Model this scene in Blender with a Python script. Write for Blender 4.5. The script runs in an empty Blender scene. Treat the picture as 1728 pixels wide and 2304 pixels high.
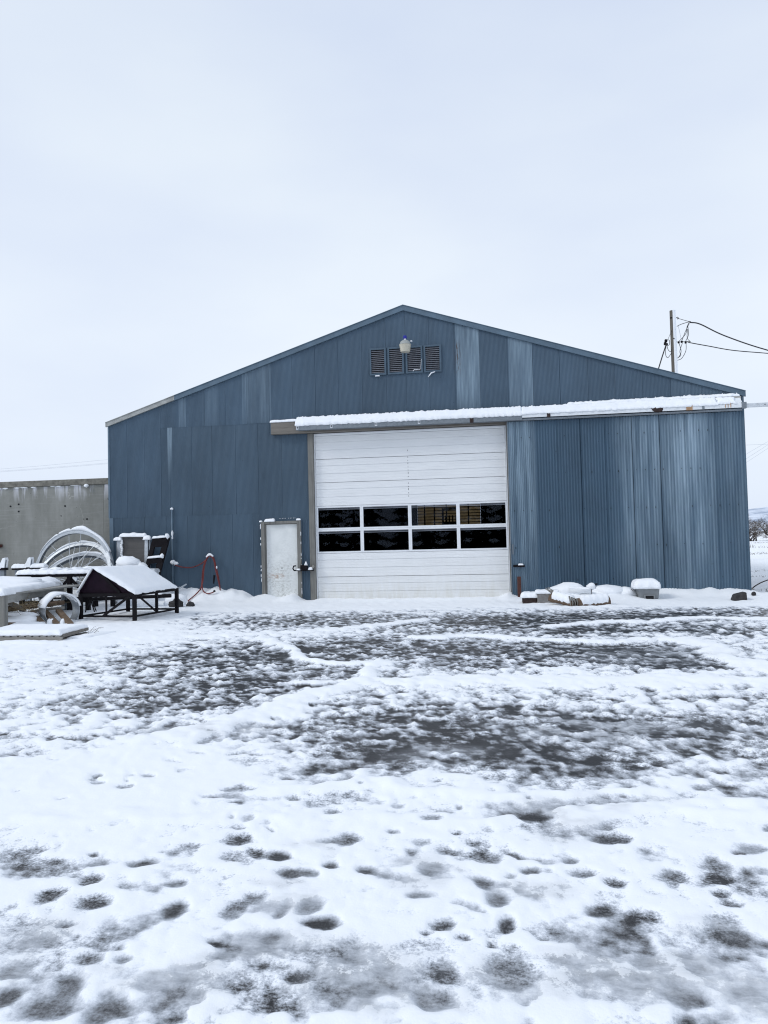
import bpy, bmesh, math, random
import numpy as np
from mathutils import Vector, Matrix
S = bpy.context.scene
COL = S.collection
R = math.radians

# ------------------------------------------------------------------ camera
cam_d = bpy.data.cameras.new('camera')
cam = bpy.data.objects.new('camera', cam_d)
COL.objects.link(cam)
CAM = (2.2368, -19.0884, 1.5604)
_rt = Vector((0.98855, 0.14894, -0.02412)); _up = Vector((0.02910, -0.03132, 0.99909)); _fw = Vector((-0.14805, 0.98835, 0.03529))
m3 = Matrix((_rt, _up, -_fw)).transposed()
cam.matrix_world = Matrix.Translation(CAM) @ m3.to_4x4()
cam_d.sensor_fit = 'VERTICAL'
cam_d.sensor_height = 24.0
cam_d.lens = 1703.3 / 2304 * 24.0
cam_d.clip_end = 9000
S.camera = cam

# ------------------------------------------------------------------ sky, sun, exposure
SUN_EL, SUN_AZ = 38, 243          # degrees; azimuth measured clockwise from +y
W = bpy.data.worlds.new('World'); S.world = W; W.use_nodes = True
nt = W.node_tree; nt.nodes.clear()
def wn(t): return nt.nodes.new(t)
out = wn('ShaderNodeOutputWorld'); mixs = wn('ShaderNodeMixShader')
bg1 = wn('ShaderNodeBackground'); bg2 = wn('ShaderNodeBackground')
sky = wn('ShaderNodeTexSky'); sky.sky_type = 'NISHITA'; sky.sun_disc = False
sky.sun_elevation = R(SUN_EL); sky.sun_rotation = R(SUN_AZ)
bg1.inputs[1].default_value = 0.10
nt.links.new(sky.outputs[0], bg1.inputs[0])
tc = wn('ShaderNodeTexCoord')
mp = wn('ShaderNodeMapping'); mp.inputs['Scale'].default_value = (1, 1, 2.6)
nz = wn('ShaderNodeTexNoise'); nz.inputs['Scale'].default_value = 1.6; nz.inputs['Detail'].default_value = 5; nz.inputs['Roughness'].default_value = .45
nt.links.new(tc.outputs['Generated'], mp.inputs[0]); nt.links.new(mp.outputs[0], nz.inputs['Vector'])
rp = wn('ShaderNodeValToRGB')
rp.color_ramp.elements[0].position = .36; rp.color_ramp.elements[0].color = (.715, .80, .97, 1)
rp.color_ramp.elements[1].position = .66; rp.color_ramp.elements[1].color = (.85, .925, 1.02, 1)
nt.links.new(nz.outputs[0], rp.inputs[0])
sx = wn('ShaderNodeSeparateXYZ'); nt.links.new(tc.outputs['Generated'], sx.inputs[0])
rz = wn('ShaderNodeValToRGB'); nt.links.new(sx.outputs[2], rz.inputs[0])
rz.color_ramp.elements[0].position = .26; rz.color_ramp.elements[0].color = (1, 1, 1, 1)
rz.color_ramp.elements[1].position = .62; rz.color_ramp.elements[1].color = (.90, .915, .935, 1)
mm_ = wn('ShaderNodeMix'); mm_.data_type = 'RGBA'; mm_.blend_type = 'MULTIPLY'; mm_.inputs[0].default_value = 1
nt.links.new(rp.outputs[0], mm_.inputs[6]); nt.links.new(rz.outputs[0], mm_.inputs[7])
nt.links.new(mm_.outputs[2], bg2.inputs[0]); bg2.inputs[1].default_value = 1.0
mixs.inputs[0].default_value = .95
nt.links.new(bg1.outputs[0], mixs.inputs[1]); nt.links.new(bg2.outputs[0], mixs.inputs[2]); nt.links.new(mixs.outputs[0], out.inputs[0])
sd = bpy.data.lights.new('sun', 'SUN'); sun = bpy.data.objects.new('sun', sd); COL.objects.link(sun)
sd.energy = 1.15; sd.angle = R(16); sd.color = (1, .97, .93)
_d = Vector((math.sin(R(SUN_AZ)) * math.cos(R(SUN_EL)), math.cos(R(SUN_AZ)) * math.cos(R(SUN_EL)), math.sin(R(SUN_EL))))
sun.rotation_euler = _d.to_track_quat('Z', 'Y').to_euler(); sun.location = (0, -30, 40)
vs = S.view_settings
vs.view_transform = 'Standard'; vs.look = 'None'; vs.gamma = 1; vs.use_curve_mapping = False; vs.exposure = 0.03
S.cycles.filter_width = 1.15
S.cycles.max_bounces = 8; S.cycles.transparent_max_bounces = 12

# ------------------------------------------------------------------ noise
def _hash(ix, iy, seed):
    h = (ix.astype(np.int64) * 374761393 + iy.astype(np.int64) * 668265263 + seed * 974634777) & 0x7fffffff
    h = ((h ^ (h >> 13)) * 1274126177) & 0x7fffffff
    return (h ^ (h >> 16)) & 0xffff
def pnoise(x, y, seed=0):
    """gradient noise, about -1..1"""
    x = np.asarray(x, float); y = np.asarray(y, float)
    ix = np.floor(x); iy = np.floor(y); fx = x - ix; fy = y - iy
    u = fx * fx * fx * (fx * (fx * 6 - 15) + 10); v = fy * fy * fy * (fy * (fy * 6 - 15) + 10)
    def gr(a, b, dx, dy):
        t = _hash(ix + a, iy + b, seed) / 65536.0 * 2 * np.pi
        return np.cos(t) * dx + np.sin(t) * dy
    n0 = gr(0, 0, fx, fy) * (1 - u) + gr(1, 0, fx - 1, fy) * u
    n1 = gr(0, 1, fx, fy - 1) * (1 - u) + gr(1, 1, fx - 1, fy - 1) * u
    return (n0 * (1 - v) + n1 * v) * 1.6
def sm(a, b, x):
    t = np.clip((x - a) / (b - a), 0, 1); return t * t * (3 - 2 * t)

# ------------------------------------------------------------------ material helpers
class NT:
    def __init__(s, name):
        s.m = bpy.data.materials.new(name); s.m.use_nodes = True; s.t = s.m.node_tree
        s.b = s.t.nodes['Principled BSDF']; s.out = s.t.nodes['Material Output']
    def n(s, typ, **k):
        o = s.t.nodes.new(typ)
        for a, b in k.items(): setattr(o, a, b)
        return o
    def l(s, a, b): s.t.links.new(a, b)
    def pos(s, scale=(1, 1, 1)):
        g = s.n('ShaderNodeNewGeometry'); mp = s.n('ShaderNodeMapping'); mp.inputs['Scale'].default_value = scale
        s.l(g.outputs['Position'], mp.inputs[0]); return mp.outputs[0]
    def noise(s, scale, detail=4, rough=.55, vec=None, stretch=(1, 1, 1)):
        o = s.n('ShaderNodeTexNoise'); o.inputs['Scale'].default_value = scale; o.inputs['Detail'].default_value = detail; o.inputs['Roughness'].default_value = rough
        s.l(vec if vec is not None else s.pos(stretch), o.inputs['Vector']); return o.outputs['Fac']
    def ramp(s, fac, stops, interp='LINEAR'):
        o = s.n('ShaderNodeValToRGB'); cr = o.color_ramp; cr.interpolation = interp
        while len(cr.elements) < len(stops): cr.elements.new(.5)
        for e, (p, c) in zip(cr.elements, stops):
            e.position = p; e.color = (c, c, c, 1) if isinstance(c, (int, float)) else (*c, 1)
        s.l(fac, o.inputs[0]); return o.outputs[0]
    def math(s, op, a, b=None, clamp=False):
        o = s.n('ShaderNodeMath', operation=op, use_clamp=clamp)
        for i, v in enumerate((a, b)):
            if v is None: continue
            if isinstance(v, (int, float)): o.inputs[i].default_value = v
            else: s.l(v, o.inputs[i])
        return o.outputs[0]
    def mix(s, fac, a, b, blend='MIX'):
        o = s.n('ShaderNodeMix', data_type='RGBA', blend_type=blend)
        for i, v in ((0, fac), (6, a), (7, b)):
            if isinstance(v, (int, float)): o.inputs[i].default_value = v if i == 0 else (v, v, v, 1)
            elif isinstance(v, tuple): o.inputs[i].default_value = (*v, 1)
            else: s.l(v, o.inputs[i])
        return o.outputs[2]
    def sep(s):
        g = s.n('ShaderNodeNewGeometry'); x = s.n('ShaderNodeSeparateXYZ'); s.l(g.outputs['Position'], x.inputs[0]); return x.outputs
    def bump(s, h, strength=.3, dist=.02):
        o = s.n('ShaderNodeBump'); o.inputs['Strength'].default_value = strength; o.inputs['Distance'].default_value = dist
        s.l(h, o.inputs['Height']); s.l(o.outputs[0], s.b.inputs['Normal'])
    def base(s, c):
        if isinstance(c, tuple): s.b.inputs['Base Color'].default_value = (*c, 1)
        else: s.l(c, s.b.inputs['Base Color'])
    def set(s, **k):
        for a, v in k.items(): 
            i = s.b.inputs[a.replace('_', ' ')]
            if isinstance(v, (int, float)): i.default_value = v
            else: s.l(v, i)
def simple(name, col, rough=.6, metal=0., var=.25, scale=8, stretch=(1, 1, 1), spec=.4, bump=0.):
    k = NT(name); n = k.noise(scale, 5, .6, stretch=stretch)
    d = tuple(c * (1 - var) for c in col); u = tuple(min(1, c * (1 + var)) for c in col)
    k.base(k.ramp(n, [(.3, d), (.7, u)])); k.set(Roughness=rough, Metallic=metal)
    k.b.inputs['Specular IOR Level'].default_value = spec
    if bump: k.bump(n, bump, .01)
    return k.m

M = {}
# snow
k = NT('snow'); n = k.noise(35, 4, .6); n2 = k.noise(4, 3)
k.base(k.ramp(n2, [(.3, (.86, .89, .93)), (.7, (.91, .93, .955))])); k.set(Roughness=.75)
k.b.inputs['Specular IOR Level'].default_value = .2; k.bump(n, .35, .012); M['snow'] = k.m

# ground: asphalt, grey ice and slush, snow by the thickness of the snow
k = NT('snowy_asphalt')
at = k.n('ShaderNodeAttribute', attribute_name='cover'); T = at.outputs['Fac']
f1 = k.noise(20, 6, .70); f2 = k.noise(75, 3, .7); f3 = k.noise(7, 4, .6)
g1 = k.math('MULTIPLY', k.math('SUBTRACT', f1, .5), 1.7); g2 = k.math('MULTIPLY', k.math('SUBTRACT', f2, .5), 1.7)
g3 = k.math('MULTIPLY', k.math('SUBTRACT', f3, .5), .35)
at2 = k.n('ShaderNodeAttribute', attribute_name='grain')
Tn = k.math('ADD', k.math('ADD', T, g3), k.math('MULTIPLY', k.math('ADD', g1, g2), at2.outputs['Fac']))
cov = k.ramp(k.math('MULTIPLY_ADD', Tn, .5), [(0, 0), (1, 1)])
mm = k.n('ShaderNodeMapRange'); mm.inputs['From Min'].default_value = -.75; mm.inputs['From Max'].default_value = .45
k.l(Tn, mm.inputs['Value'])
asp = k.ramp(f2, [(.3, (.015, .015, .016)), (.7, (.050, .050, .052))])
colr = k.ramp(mm.outputs[0], [(0., (.030, .030, .031)), (.17, (.050, .050, .053)), (.34, (.15, .155, .165)), (.50, (.33, .355, .39)), (.68, (.58, .61, .66)), (.84, (.80, .835, .88)), (.95, (.90, .925, .95))])
aspf = k.ramp(mm.outputs[0], [(.12, 1), (.34, 0)])
ice = k.n('ShaderNodeAttribute', attribute_name='ice').outputs['Fac']
icec = k.ramp(k.noise(1, 5, .65, stretch=(9, 16, 9)), [(.32, (.20, .215, .235)), (.5, (.40, .425, .46)), (.68, (.62, .65, .69))])
icef = k.math('MULTIPLY', ice, k.ramp(mm.outputs[0], [(.12, .35), (.45, .85), (.92, .85), (1, .35)]))
k.base(k.mix(icef, k.mix(aspf, colr, asp), icec))
k.l(k.ramp(mm.outputs[0], [(.0, .42), (.4, .38), (.7, .75)]), k.b.inputs['Roughness'])
k.b.inputs['Specular IOR Level'].default_value = .16
hh = k.math('ADD', k.math('MULTIPLY', f1, .6), k.math('MULTIPLY', f2, .4))
k.bump(hh, .4, .012); M['ground'] = k.m

# blue corrugated steel, with chalky faded bands that sit on certain sheets
def steel(name, base, bands, zlo, zhi, amt=.55, chalk=(.33, .44, .53), rust=None, interp='CONSTANT'):
    k = NT(name); x, y, z = k.sep()
    xr = k.n('ShaderNodeMapRange'); xr.inputs['From Min'].default_value = -8.4; xr.inputs['From Max'].default_value = 8.4; k.l(x, xr.inputs['Value'])
    band = k.ramp(xr.outputs[0], [(max(0, (a + 8.4) / 16.8), v) for a, v in bands], interp)
    zr = k.n('ShaderNodeMapRange'); zr.inputs['From Min'].default_value = zlo; zr.inputs['From Max'].default_value = zhi; zr.interpolation_type = 'SMOOTHSTEP'; k.l(z, zr.inputs['Value'])
    st = k.noise(1, 5, .62, stretch=(15, 1, .45)); st2 = k.noise(1, 4, .6, stretch=(6.5, 1, .5)); fine = k.noise(1, 3, .7, stretch=(60, 8, 5))
    a = k.ramp(st, [(.38, 0), (.66, 1)]); b = k.ramp(st2, [(.30, .1), (.62, 1)])
    fac = k.math('MULTIPLY', k.math('MULTIPLY', k.math('MULTIPLY', k.math('MULTIPLY_ADD', a, .75), b), band), zr.outputs[0])
    # constant added by the streak-independent film
    fac = k.math('MULTIPLY', k.math('ADD', fac, k.math('MULTIPLY', k.math('MULTIPLY', band, zr.outputs[0]), .14)), amt, True)
    oi = k.n('ShaderNodeObjectInfo')
    lo = tuple(c * .82 for c in base); hi = tuple(c * 1.14 for c in base)
    col = k.ramp(k.noise(1, 5, .6, stretch=(1.2, 1, .5)), [(.3, lo), (.7, hi)])
    rv = k.ramp(oi.outputs['Random'], [(0, .93), (1, 1.06)])
    col = k.mix(1, col, rv, 'MULTIPLY')
    col = k.mix(k.ramp(fine, [(.45, 0), (.75, .22)]), col, tuple(c * 1.7 for c in base))
    col = k.mix(k.ramp(k.noise(1, 2, .5, stretch=(16, 1, 16)), [(.70, 0), (.76, .7)]), col, tuple(c * .45 for c in base))
    col = k.mix(fac, col, chalk)
    if rust:
        rx, rz0, rz1, w = rust
        d = k.math('ABSOLUTE', k.math('SUBTRACT', x, rx)); rf = k.ramp(k.math('DIVIDE', d, w), [(.0, 1), (1, 0)])
        zz = k.ramp(z if False else k.math('DIVIDE', k.math('SUBTRACT', z, rz0), rz1 - rz0), [(0, 0), (.25, 1), (.8, 1), (1, 0)])
        rr = k.math('MULTIPLY', k.math('MULTIPLY', rf, zz), k.ramp(k.noise(1, 4, .7, stretch=(30, 1, 4)), [(.48, 0), (.6, 1)]))
        col = k.mix(rr, col, (.06, .03, .02))
    k.bump(k.noise(1.6, 3, .5), .25, .05)
    k.base(col); k.set(Roughness=.55, Metallic=0.0); k.b.inputs['Specular IOR Level'].default_value = .3
    return k.m
BLUE = (.068, .110, .157)
M['blue'] = steel('blue_steel_gable', BLUE, [(-8.4, 0.0), (-6.12, .75), (-5.93, 0), (-5.5, .25), (-5.0, 0), (-4.35, .45), (-3.6, 0), (1.27, 1), (1.9, 0), (2.59, .85), (3.21, 0), (6.47, .28), (7.9, 0)], 4.0, 5.3, .56, rust=(1.35, 5.6, 6.6, .12))
M['blue_low'] = steel('blue_steel_lower', (.061, .099, .140), [(-8.4, 0.0), (-6.45, .9), (-6.36, 0.06), (-2.9, 0)], 2.9, 4.9, .7)
M['blue_door'] = steel('blue_steel_sliding_door', (.053, .098, .147), [(-8.4, 0), (2.4, 1.0), (3.15, 1.0), (3.18, 0.03), (4.95, .03), (5.5, .85), (6.0, .75), (6.2, .45), (6.6, 1.05), (7.2, .8), (7.42, .22), (7.9, .4), (8.2, 0)], -3.0, 3.9, .78, interp='LINEAR')
M['trim'] = simple('blue_grey_trim', (.095, .145, .195), .55, var=.18, scale=3)
M['bare_trim'] = simple('bare_grey_trim', (.33, .34, .33), .7, var=.3, scale=5, stretch=(1, 1, 1))
M['dark'] = simple('dark_gap', (.012, .013, .015), .9, var=.1)
M['inner'] = simple('interior_board', (.020, .020, .022), .95, var=.2, spec=0.05)
# overhead door
k = NT('white_door_steel'); x, y, z = k.sep()
dn = k.noise(1, 5, .65, stretch=(1.1, 1, 5)); fn = k.noise(1, 4, .7, stretch=(9, 1, 2))
c = k.ramp(dn, [(.3, (.76, .775, .79)), (.7, (.83, .845, .855))])
low = k.ramp(k.math('DIVIDE', z, 1.3), [(0, .5), (.35, .16), (1, 0)])
c = k.mix(k.math('MULTIPLY', low, k.ramp(fn, [(.35, .3), (.65, 1)])), c, (.56, .53, .43))
c = k.mix(k.ramp(k.noise(1, 5, .75, stretch=(5, 1, 40)), [(.66, 0), (.75, .35)]), c, (.40, .38, .34))
k.base(c); k.set(Roughness=.45); k.b.inputs['Specular IOR Level'].default_value = .35; M['white'] = k.m
M['white_frame'] = simple('white_window_frame', (.76, .78, .81), .45, var=.05)
M['reflection_grey'] = simple('grey_reflection', (.22, .24, .28), .6, var=.1)
# dirty white person door
k = NT('dirty_white_door'); x, y, z = k.sep()
c = k.ramp(k.noise(3, 5, .6), [(.3, (.68, .705, .70)), (.7, (.80, .82, .81))])
dirt = k.math('MULTIPLY', k.ramp(k.noise(1, 6, .75, stretch=(14, 1, 22)), [(.44, 0), (.62, 1)]), k.ramp(k.noise(1, 3, .6, stretch=(2.2, 1, 1.6)), [(.36, .15), (.62, 1)]))
zl = k.ramp(k.math('DIVIDE', z, 2.0), [(.0, .85), (.45, .55), (.72, .10), (1, .04)])
c = k.mix(k.math('MULTIPLY', dirt, zl), c, (.27, .27, .24))
c = k.mix(k.math('MULTIPLY', k.ramp(k.noise(1, 5, .7, stretch=(8, 1, 22)), [(.45, 0), (.58, 1)]), k.math('MULTIPLY', k.ramp(k.math('ABSOLUTE', k.math('SUBTRACT', z, .66)), [(0, 1), (.09, 0)]), k.ramp(k.math('ABSOLUTE', k.math('ADD', x, 3.52)), [(.08, 1), (.30, 0)]))), c, (.30, .13, .04))
k.base(c); k.set(Roughness=.6); M['pdoor'] = k.m
def wood(name, col, ax, var=.5, rough=.85):
    st = [22, 22, 22]; st[ax] = 1.3
    k = NT(name); n = k.noise(1, 6, .65, stretch=tuple(st)); n2 = k.noise(2.5, 3)
    c = k.ramp(n, [(.28, tuple(v * (1 - var) for v in col)), (.5, col), (.72, tuple(v * (1 + var * .5) for v in col))])
    k.base(k.mix(.35, c, k.ramp(n2, [(.3, tuple(v * .6 for v in col)), (.7, tuple(v * 1.2 for v in col))])))
    k.set(Roughness=rough); k.b.inputs['Specular IOR Level'].default_value = .15; k.bump(n, .5, .008); return k.m
M['wood_x'] = wood('weathered_wood_x', (.27, .26, .24), 0); M['wood_y'] = wood('weathered_wood_y', (.30, .30, .285), 1)
M['wood_z'] = wood('weathered_wood_z', (.20, .198, .185), 2); M['brown_wood'] = wood('brown_wood', (.16, .115, .08), 1, .45); M['bark'] = wood('bark', (.15, .105, .075), 0, .6)
M['dark_wood_x'] = wood('dark_weathered_wood', (.20, .185, .165), 0, .6)
def metal(name, col, rough=.42, met=.75, var=.2, scale=14):
    k = NT(name); v = k.n('ShaderNodeTexVoronoi'); v.inputs['Scale'].default_value = 40; k.l(k.pos(), v.inputs['Vector'])
    n = k.noise(scale, 4); f = k.math('ADD', k.math('MULTIPLY', v.outputs['Distance'], .4), k.math('MULTIPLY', n, .8))
    k.base(k.ramp(f, [(.25, tuple(c * (1 - var) for c in col)), (.75, tuple(c * (1 + var) for c in col))])); k.set(Roughness=rough, Metallic=met); return k.m
M['galv'] = metal('galvanized_steel', (.42, .45, .48)); M['galv_dark'] = metal('dull_galvanized', (.20, .225, .25), .55, .6)
M['galv_light'] = metal('pale_galvanized', (.55, .58, .61), .5, .35)
M['black'] = simple('black_steel', (.007, .006, .008), .7, var=.3, spec=.15)
M['maroon'] = simple('dark_maroon_steel', (.012, .005, .012), .65, var=.4, scale=5, spec=.15)
M['rust'] = simple('rusted_steel', (.075, .028, .022), .85, var=.5, scale=20)
M['rustdark'] = simple('dark_rusted_steel', (.035, .022, .02), .85, var=.5, scale=20)
M['beige'] = simple('beige_trim_board', (.40, .39, .36), .7, var=.15)
M['whiteboard'] = simple('white_track_cover', (.74, .77, .80), .6, var=.06)
M['tan'] = simple('tan_tape', (.45, .28, .16), .7)
M['red'] = simple('red_rubber_hose', (.16, .030, .028), .6, var=.35, scale=30)
M['greybox'] = simple('grey_plastic', (.20, .215, .225), .5, var=.08)
M['rock'] = simple('dark_rock', (.035, .034, .036), .85, var=.5, scale=12, bump=.4)
M['greystone'] = simple('grey_concrete_block', (.20, .195, .19), .85, var=.25, scale=14, bump=.3)
M['panel'] = wood('grey_panel_boards', (.115, .112, .110), 0, .22)
M['blue_cap'] = simple('blue_photocell', (.012, .016, .30), .4, var=.1)
M['lens'] = simple('yellowed_lamp_lens', (.52, .49, .40), .35, var=.12, scale=14)
M['housing'] = simple('lamp_housing', (.33, .35, .34), .5, var=.1)
M['vent_frame'] = simple('vent_frame_paint', (.068, .108, .150), .55, var=.12)
M['vent'] = simple('vent_slat_paint', (.20, .21, .245), .55, var=.12)
M['cable'] = simple('black_cable', (.02, .021, .024), .6, var=.1)
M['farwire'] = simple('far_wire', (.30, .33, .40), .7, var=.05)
M['polewood'] = wood('pole_wood', (.13, .12, .105), 2, .4)
M['twig'] = simple('brown_twigs', (.085, .07, .06), .9, var=.4, scale=3)
M['straw'] = simple('dry_straw', (.20, .155, .09), .9, var=.4, scale=8)
M['weed'] = simple('dry_weeds', (.16, .14, .10), .9, var=.4, scale=2)
M['spruce'] = simple('spruce_needles', (.018, .030, .020), .9, var=.3, scale=2, spec=.1)
# concrete
k = NT('stained_concrete'); x, y, z = k.sep()
c = k.ramp(k.noise(1.1, 7, .65, stretch=(1, 1, .55)), [(.28, (.175, .18, .165)), (.5, (.245, .25, .235)), (.72, (.325, .33, .315))])
c = k.mix(k.ramp(k.noise(1, 4, .6, stretch=(5, 1, .3)), [(.42, 0), (.75, .45)]), c, (.17, .172, .155))
c = k.mix(k.ramp(k.noise(1, 3, .5, stretch=(1.3, 1, 26)), [(.55, 0), (.8, .35)]), c, (.36, .365, .36))
top = k.math('MULTIPLY', k.ramp(k.math('SUBTRACT', 3.24, z), [(0, 1), (.45, 0)]), k.ramp(k.noise(1, 4, .6, stretch=(6, 1, .8)), [(.50, 0), (.62, 1)]))
c = k.mix(top, c, (.55, .56, .60))
cr = k.n('ShaderNodeTexVoronoi', feature='DISTANCE_TO_EDGE'); cr.inputs['Scale'].default_value = .75
wv = k.n('ShaderNodeVectorMath', operation='ADD'); nn = k.n('ShaderNodeTexNoise'); nn.inputs['Scale'].default_value = 2.2; nn.inputs['Detail'].default_value = 5
k.l(k.pos(), nn.inputs['Vector']); k.l(nn.outputs['Color'], wv.inputs[0]); k.l(k.pos((1.2, 1, .8)), wv.inputs[1]); k.l(wv.outputs[0], cr.inputs['Vector'])
c = k.mix(k.math('MULTIPLY', k.ramp(cr.outputs['Distance'], [(.004, .55), (.012, 0)]), k.ramp(k.noise(.9, 2), [(.5, 0), (.6, 1)])), c, (.42, .42, .40))
c = k.mix(k.ramp(k.noise(9, 2, .4), [(.74, 0), (.77, .8)]), c, (.05, .05, .05))
k.base(c); k.set(Roughness=.9); k.b.inputs['Specular IOR Level'].default_value = .15; k.bump(k.noise(22, 5, .7), .35, .01); M['concrete'] = k.m
M['coping'] = simple('coping_concrete', (.17, .165, .145), .9, var=.35, scale=10, bump=.3)
# window glass: thin pane, dim reflection
k = NT('window_glass'); k.t.nodes.remove(k.b)
tr = k.n('ShaderNodeBsdfTransparent'); tr.inputs[0].default_value = (.80, .84, .90, 1)
gl = k.n('ShaderNodeBsdfGlossy'); gl.inputs['Roughness'].default_value = .02; gl.inputs['Color'].default_value = (.75, .85, 1, 1)
fr = k.n('ShaderNodeFresnel'); fr.inputs['IOR'].default_value = 1.22
mx = k.n('ShaderNodeMixShader'); k.l(fr.outputs[0], mx.inputs[0]); k.l(tr.outputs[0], mx.inputs[1]); k.l(gl.outputs[0], mx.inputs[2]); k.l(mx.outputs[0], k.out.inputs[0]); M['glass'] = k.m
# yellowed fibreglass daylight panel
k = NT('yellow_fibreglass'); k.t.nodes.remove(k.b)
tl = k.n('ShaderNodeBsdfTranslucent'); k.l(k.ramp(k.noise(1, 4, .6, stretch=(1, 1, 3)), [(.3, (.28, .22, .14)), (.7, (.42, .34, .23))]), tl.inputs[0]); k.l(tl.outputs[0], k.out.inputs[0]); M['fibre'] = k.m
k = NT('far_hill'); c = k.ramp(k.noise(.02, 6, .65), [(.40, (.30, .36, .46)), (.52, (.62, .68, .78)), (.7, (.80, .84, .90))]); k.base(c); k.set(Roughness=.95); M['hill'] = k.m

# ------------------------------------------------------------------ mesh helpers
class MB:
    def __init__(s): s.v = []; s.f = []
    def add(s, verts, faces):
        o = len(s.v); s.v.extend([tuple(map(float, p)) for p in verts]); s.f.extend([tuple(o + i for i in f) for f in faces]); return s
    def box(s, x0, x1, y0, y1, z0, z1):
        return s.add([(x0, y0, z0), (x1, y0, z0), (x1, y1, z0), (x0, y1, z0), (x0, y0, z1), (x1, y0, z1), (x1, y1, z1), (x0, y1, z1)],
                     [(3, 2, 1, 0), (4, 5, 6, 7), (0, 1, 5, 4), (1, 2, 6, 5), (2, 3, 7, 6), (3, 0, 4, 7)])
    def bar(s, p, q, w, h, up=(0, 0, 1)):
        p = Vector(p); q = Vector(q); d = (q - p).normalized(); up = Vector(up)
        if abs(d.dot(up)) > .98: up = Vector((0, 1, 0))
        a = d.cross(up).normalized(); b = a.cross(d).normalized(); a *= w / 2; b *= h / 2
        vs = [p - a - b, p + a - b, p + a + b, p - a + b, q - a - b, q + a - b, q + a + b, q - a + b]
        return s.add(vs, [(0, 1, 2, 3), (7, 6, 5, 4), (4, 5, 1, 0), (5, 6, 2, 1), (6, 7, 3, 2), (7, 4, 0, 3)])
    def tube(s, pts, r, n=8, cap=True):
        pts = [Vector(p) for p in pts]; rs = r if isinstance(r, (list, tuple)) else [r] * len(pts)
        vs = []; fs = []; ref = None
        for i, p in enumerate(pts):
            d = (pts[min(i + 1, len(pts) - 1)] - pts[max(i - 1, 0)]).normalized()
            if ref is None: ref = Vector((0, 0, 1)) if abs(d.z) < .9 else Vector((0, 1, 0))
            a = d.cross(ref).normalized(); b = d.cross(a).normalized(); ref = -b if b.length else ref
            ref = a.cross(d).normalized()
            for j in range(n):
                t = 2 * math.pi * j / n; vs.append(p + (a * math.cos(t) + ref * math.sin(t)) * rs[i])
        for i in range(len(pts) - 1):
            for j in range(n): fs.append((i * n + j, i * n + (j + 1) % n, (i + 1) * n + (j + 1) % n, (i + 1) * n + j))
        if cap: fs.append(tuple(range(n - 1, -1, -1))); fs.append(tuple((len(pts) - 1) * n + j for j in range(n)))
        return s.add(vs, fs)
    def lathe(s, c, prof, n=20):
        vs = []; fs = []
        for r, z in prof:
            for j in range(n):
                t = 2 * math.pi * j / n; vs.append((c[0] + r * math.cos(t), c[1] + r * math.sin(t), c[2] + z))
        for i in range(len(prof) - 1):
            for j in range(n): fs.append((i * n + j, i * n + (j + 1) % n, (i + 1) * n + (j + 1) % n, (i + 1) * n + j))
        fs.append(tuple(range(n - 1, -1, -1))); fs.append(tuple((len(prof) - 1) * n + j for j in range(n)))
        return s.add(vs, fs)
    def poly(s, pts, ext):
        e = Vector(ext); n = len(pts); vs = [Vector(p) for p in pts]; vs += [p + e for p in vs]
        fs = [tuple(range(n)), tuple(range(2 * n - 1, n - 1, -1))] + [(i, n + i, n + (i + 1) % n, (i + 1) % n) for i in range(n)]
        return s.add(vs, fs)
    def cap(s, O, U, V, th, edge=.07, rag=.03, seed=1, res=.05, up=(0, 0, 1), lump=.35, under=.012, Wq=(0, 0, 0), jag=0.):
        """a slab of lying snow over the parallelogram O, U, V with rounded ragged rims"""
        O = np.array(O, float); U = np.array(U, float); V = np.array(V, float); up = np.array(up, float)
        lu = np.linalg.norm(U); lv = np.linalg.norm(V); nu = max(4, int(lu / res)); nv = max(4, int(lv / res))
        def spaced(n, L):   # tighter near the rims
            t = np.linspace(0, 1, n + 1); return .5 - .5 * np.cos(np.pi * t) * (1 - .35 * (1 - np.abs(np.cos(np.pi * t))))
        uu, vv = np.meshgrid(spaced(nu, lu), spaced(nv, lv), indexing='ij')
        su = uu * lu; sv = vv * lv
        d = np.minimum(np.minimum(su, lu - su), np.minimum(sv, lv - sv))
        p = np.clip(d / edge, 0, 1); p = np.sqrt(1 - (1 - p) ** 2)
        base = np.linalg.norm(O[:2]) * 3.1
        nz_ = pnoise(su / .22 + base, sv / .22 + seed * 7.3, seed) * .6 + pnoise(su / .07 + base, sv / .07 + seed * 3.1, seed + 5) * .3
        h = th * (.12 + .88 * p) * (1 + lump * nz_ + jag * np.maximum(0, pnoise(su / .035 + base, sv / .05, seed + 23) + .6 * pnoise(su / .11 + base, sv / .1, seed + 29)) * sm(.45, .9, sv / lv))
        r1 = pnoise(su / .09 + base, sv / .09, seed + 11) * rag; r2 = pnoise(su / .09, sv / .09 + base, seed + 17) * rag
        w = 1 - np.clip(d / (edge * 1.5), 0, 1)
        su = su + r1 * w; sv = sv + r2 * w
        Un = U / lu; Vn = V / lv
        P = O + su[..., None] * Un + sv[..., None] * Vn + (su / lu * sv / lv)[..., None] * np.array(Wq, float)
        top = P + h[..., None] * up; bot = P - up * under * (1 + r1[..., None] * 20 * w[..., None])
        A = nu + 1; B = nv + 1
        vs = np.concatenate([top.reshape(-1, 3), bot.reshape(-1, 3)]).tolist(); N = A * B; fs = []
        flip = np.dot(np.cross(U, V), up) < 0
        for i in range(nu):
            for j in range(nv):
                q = (i * B + j, (i + 1) * B + j, (i + 1) * B + j + 1, i * B + j + 1); fs.append(q); fs.append(tuple(N + t for t in reversed(q)))
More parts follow.
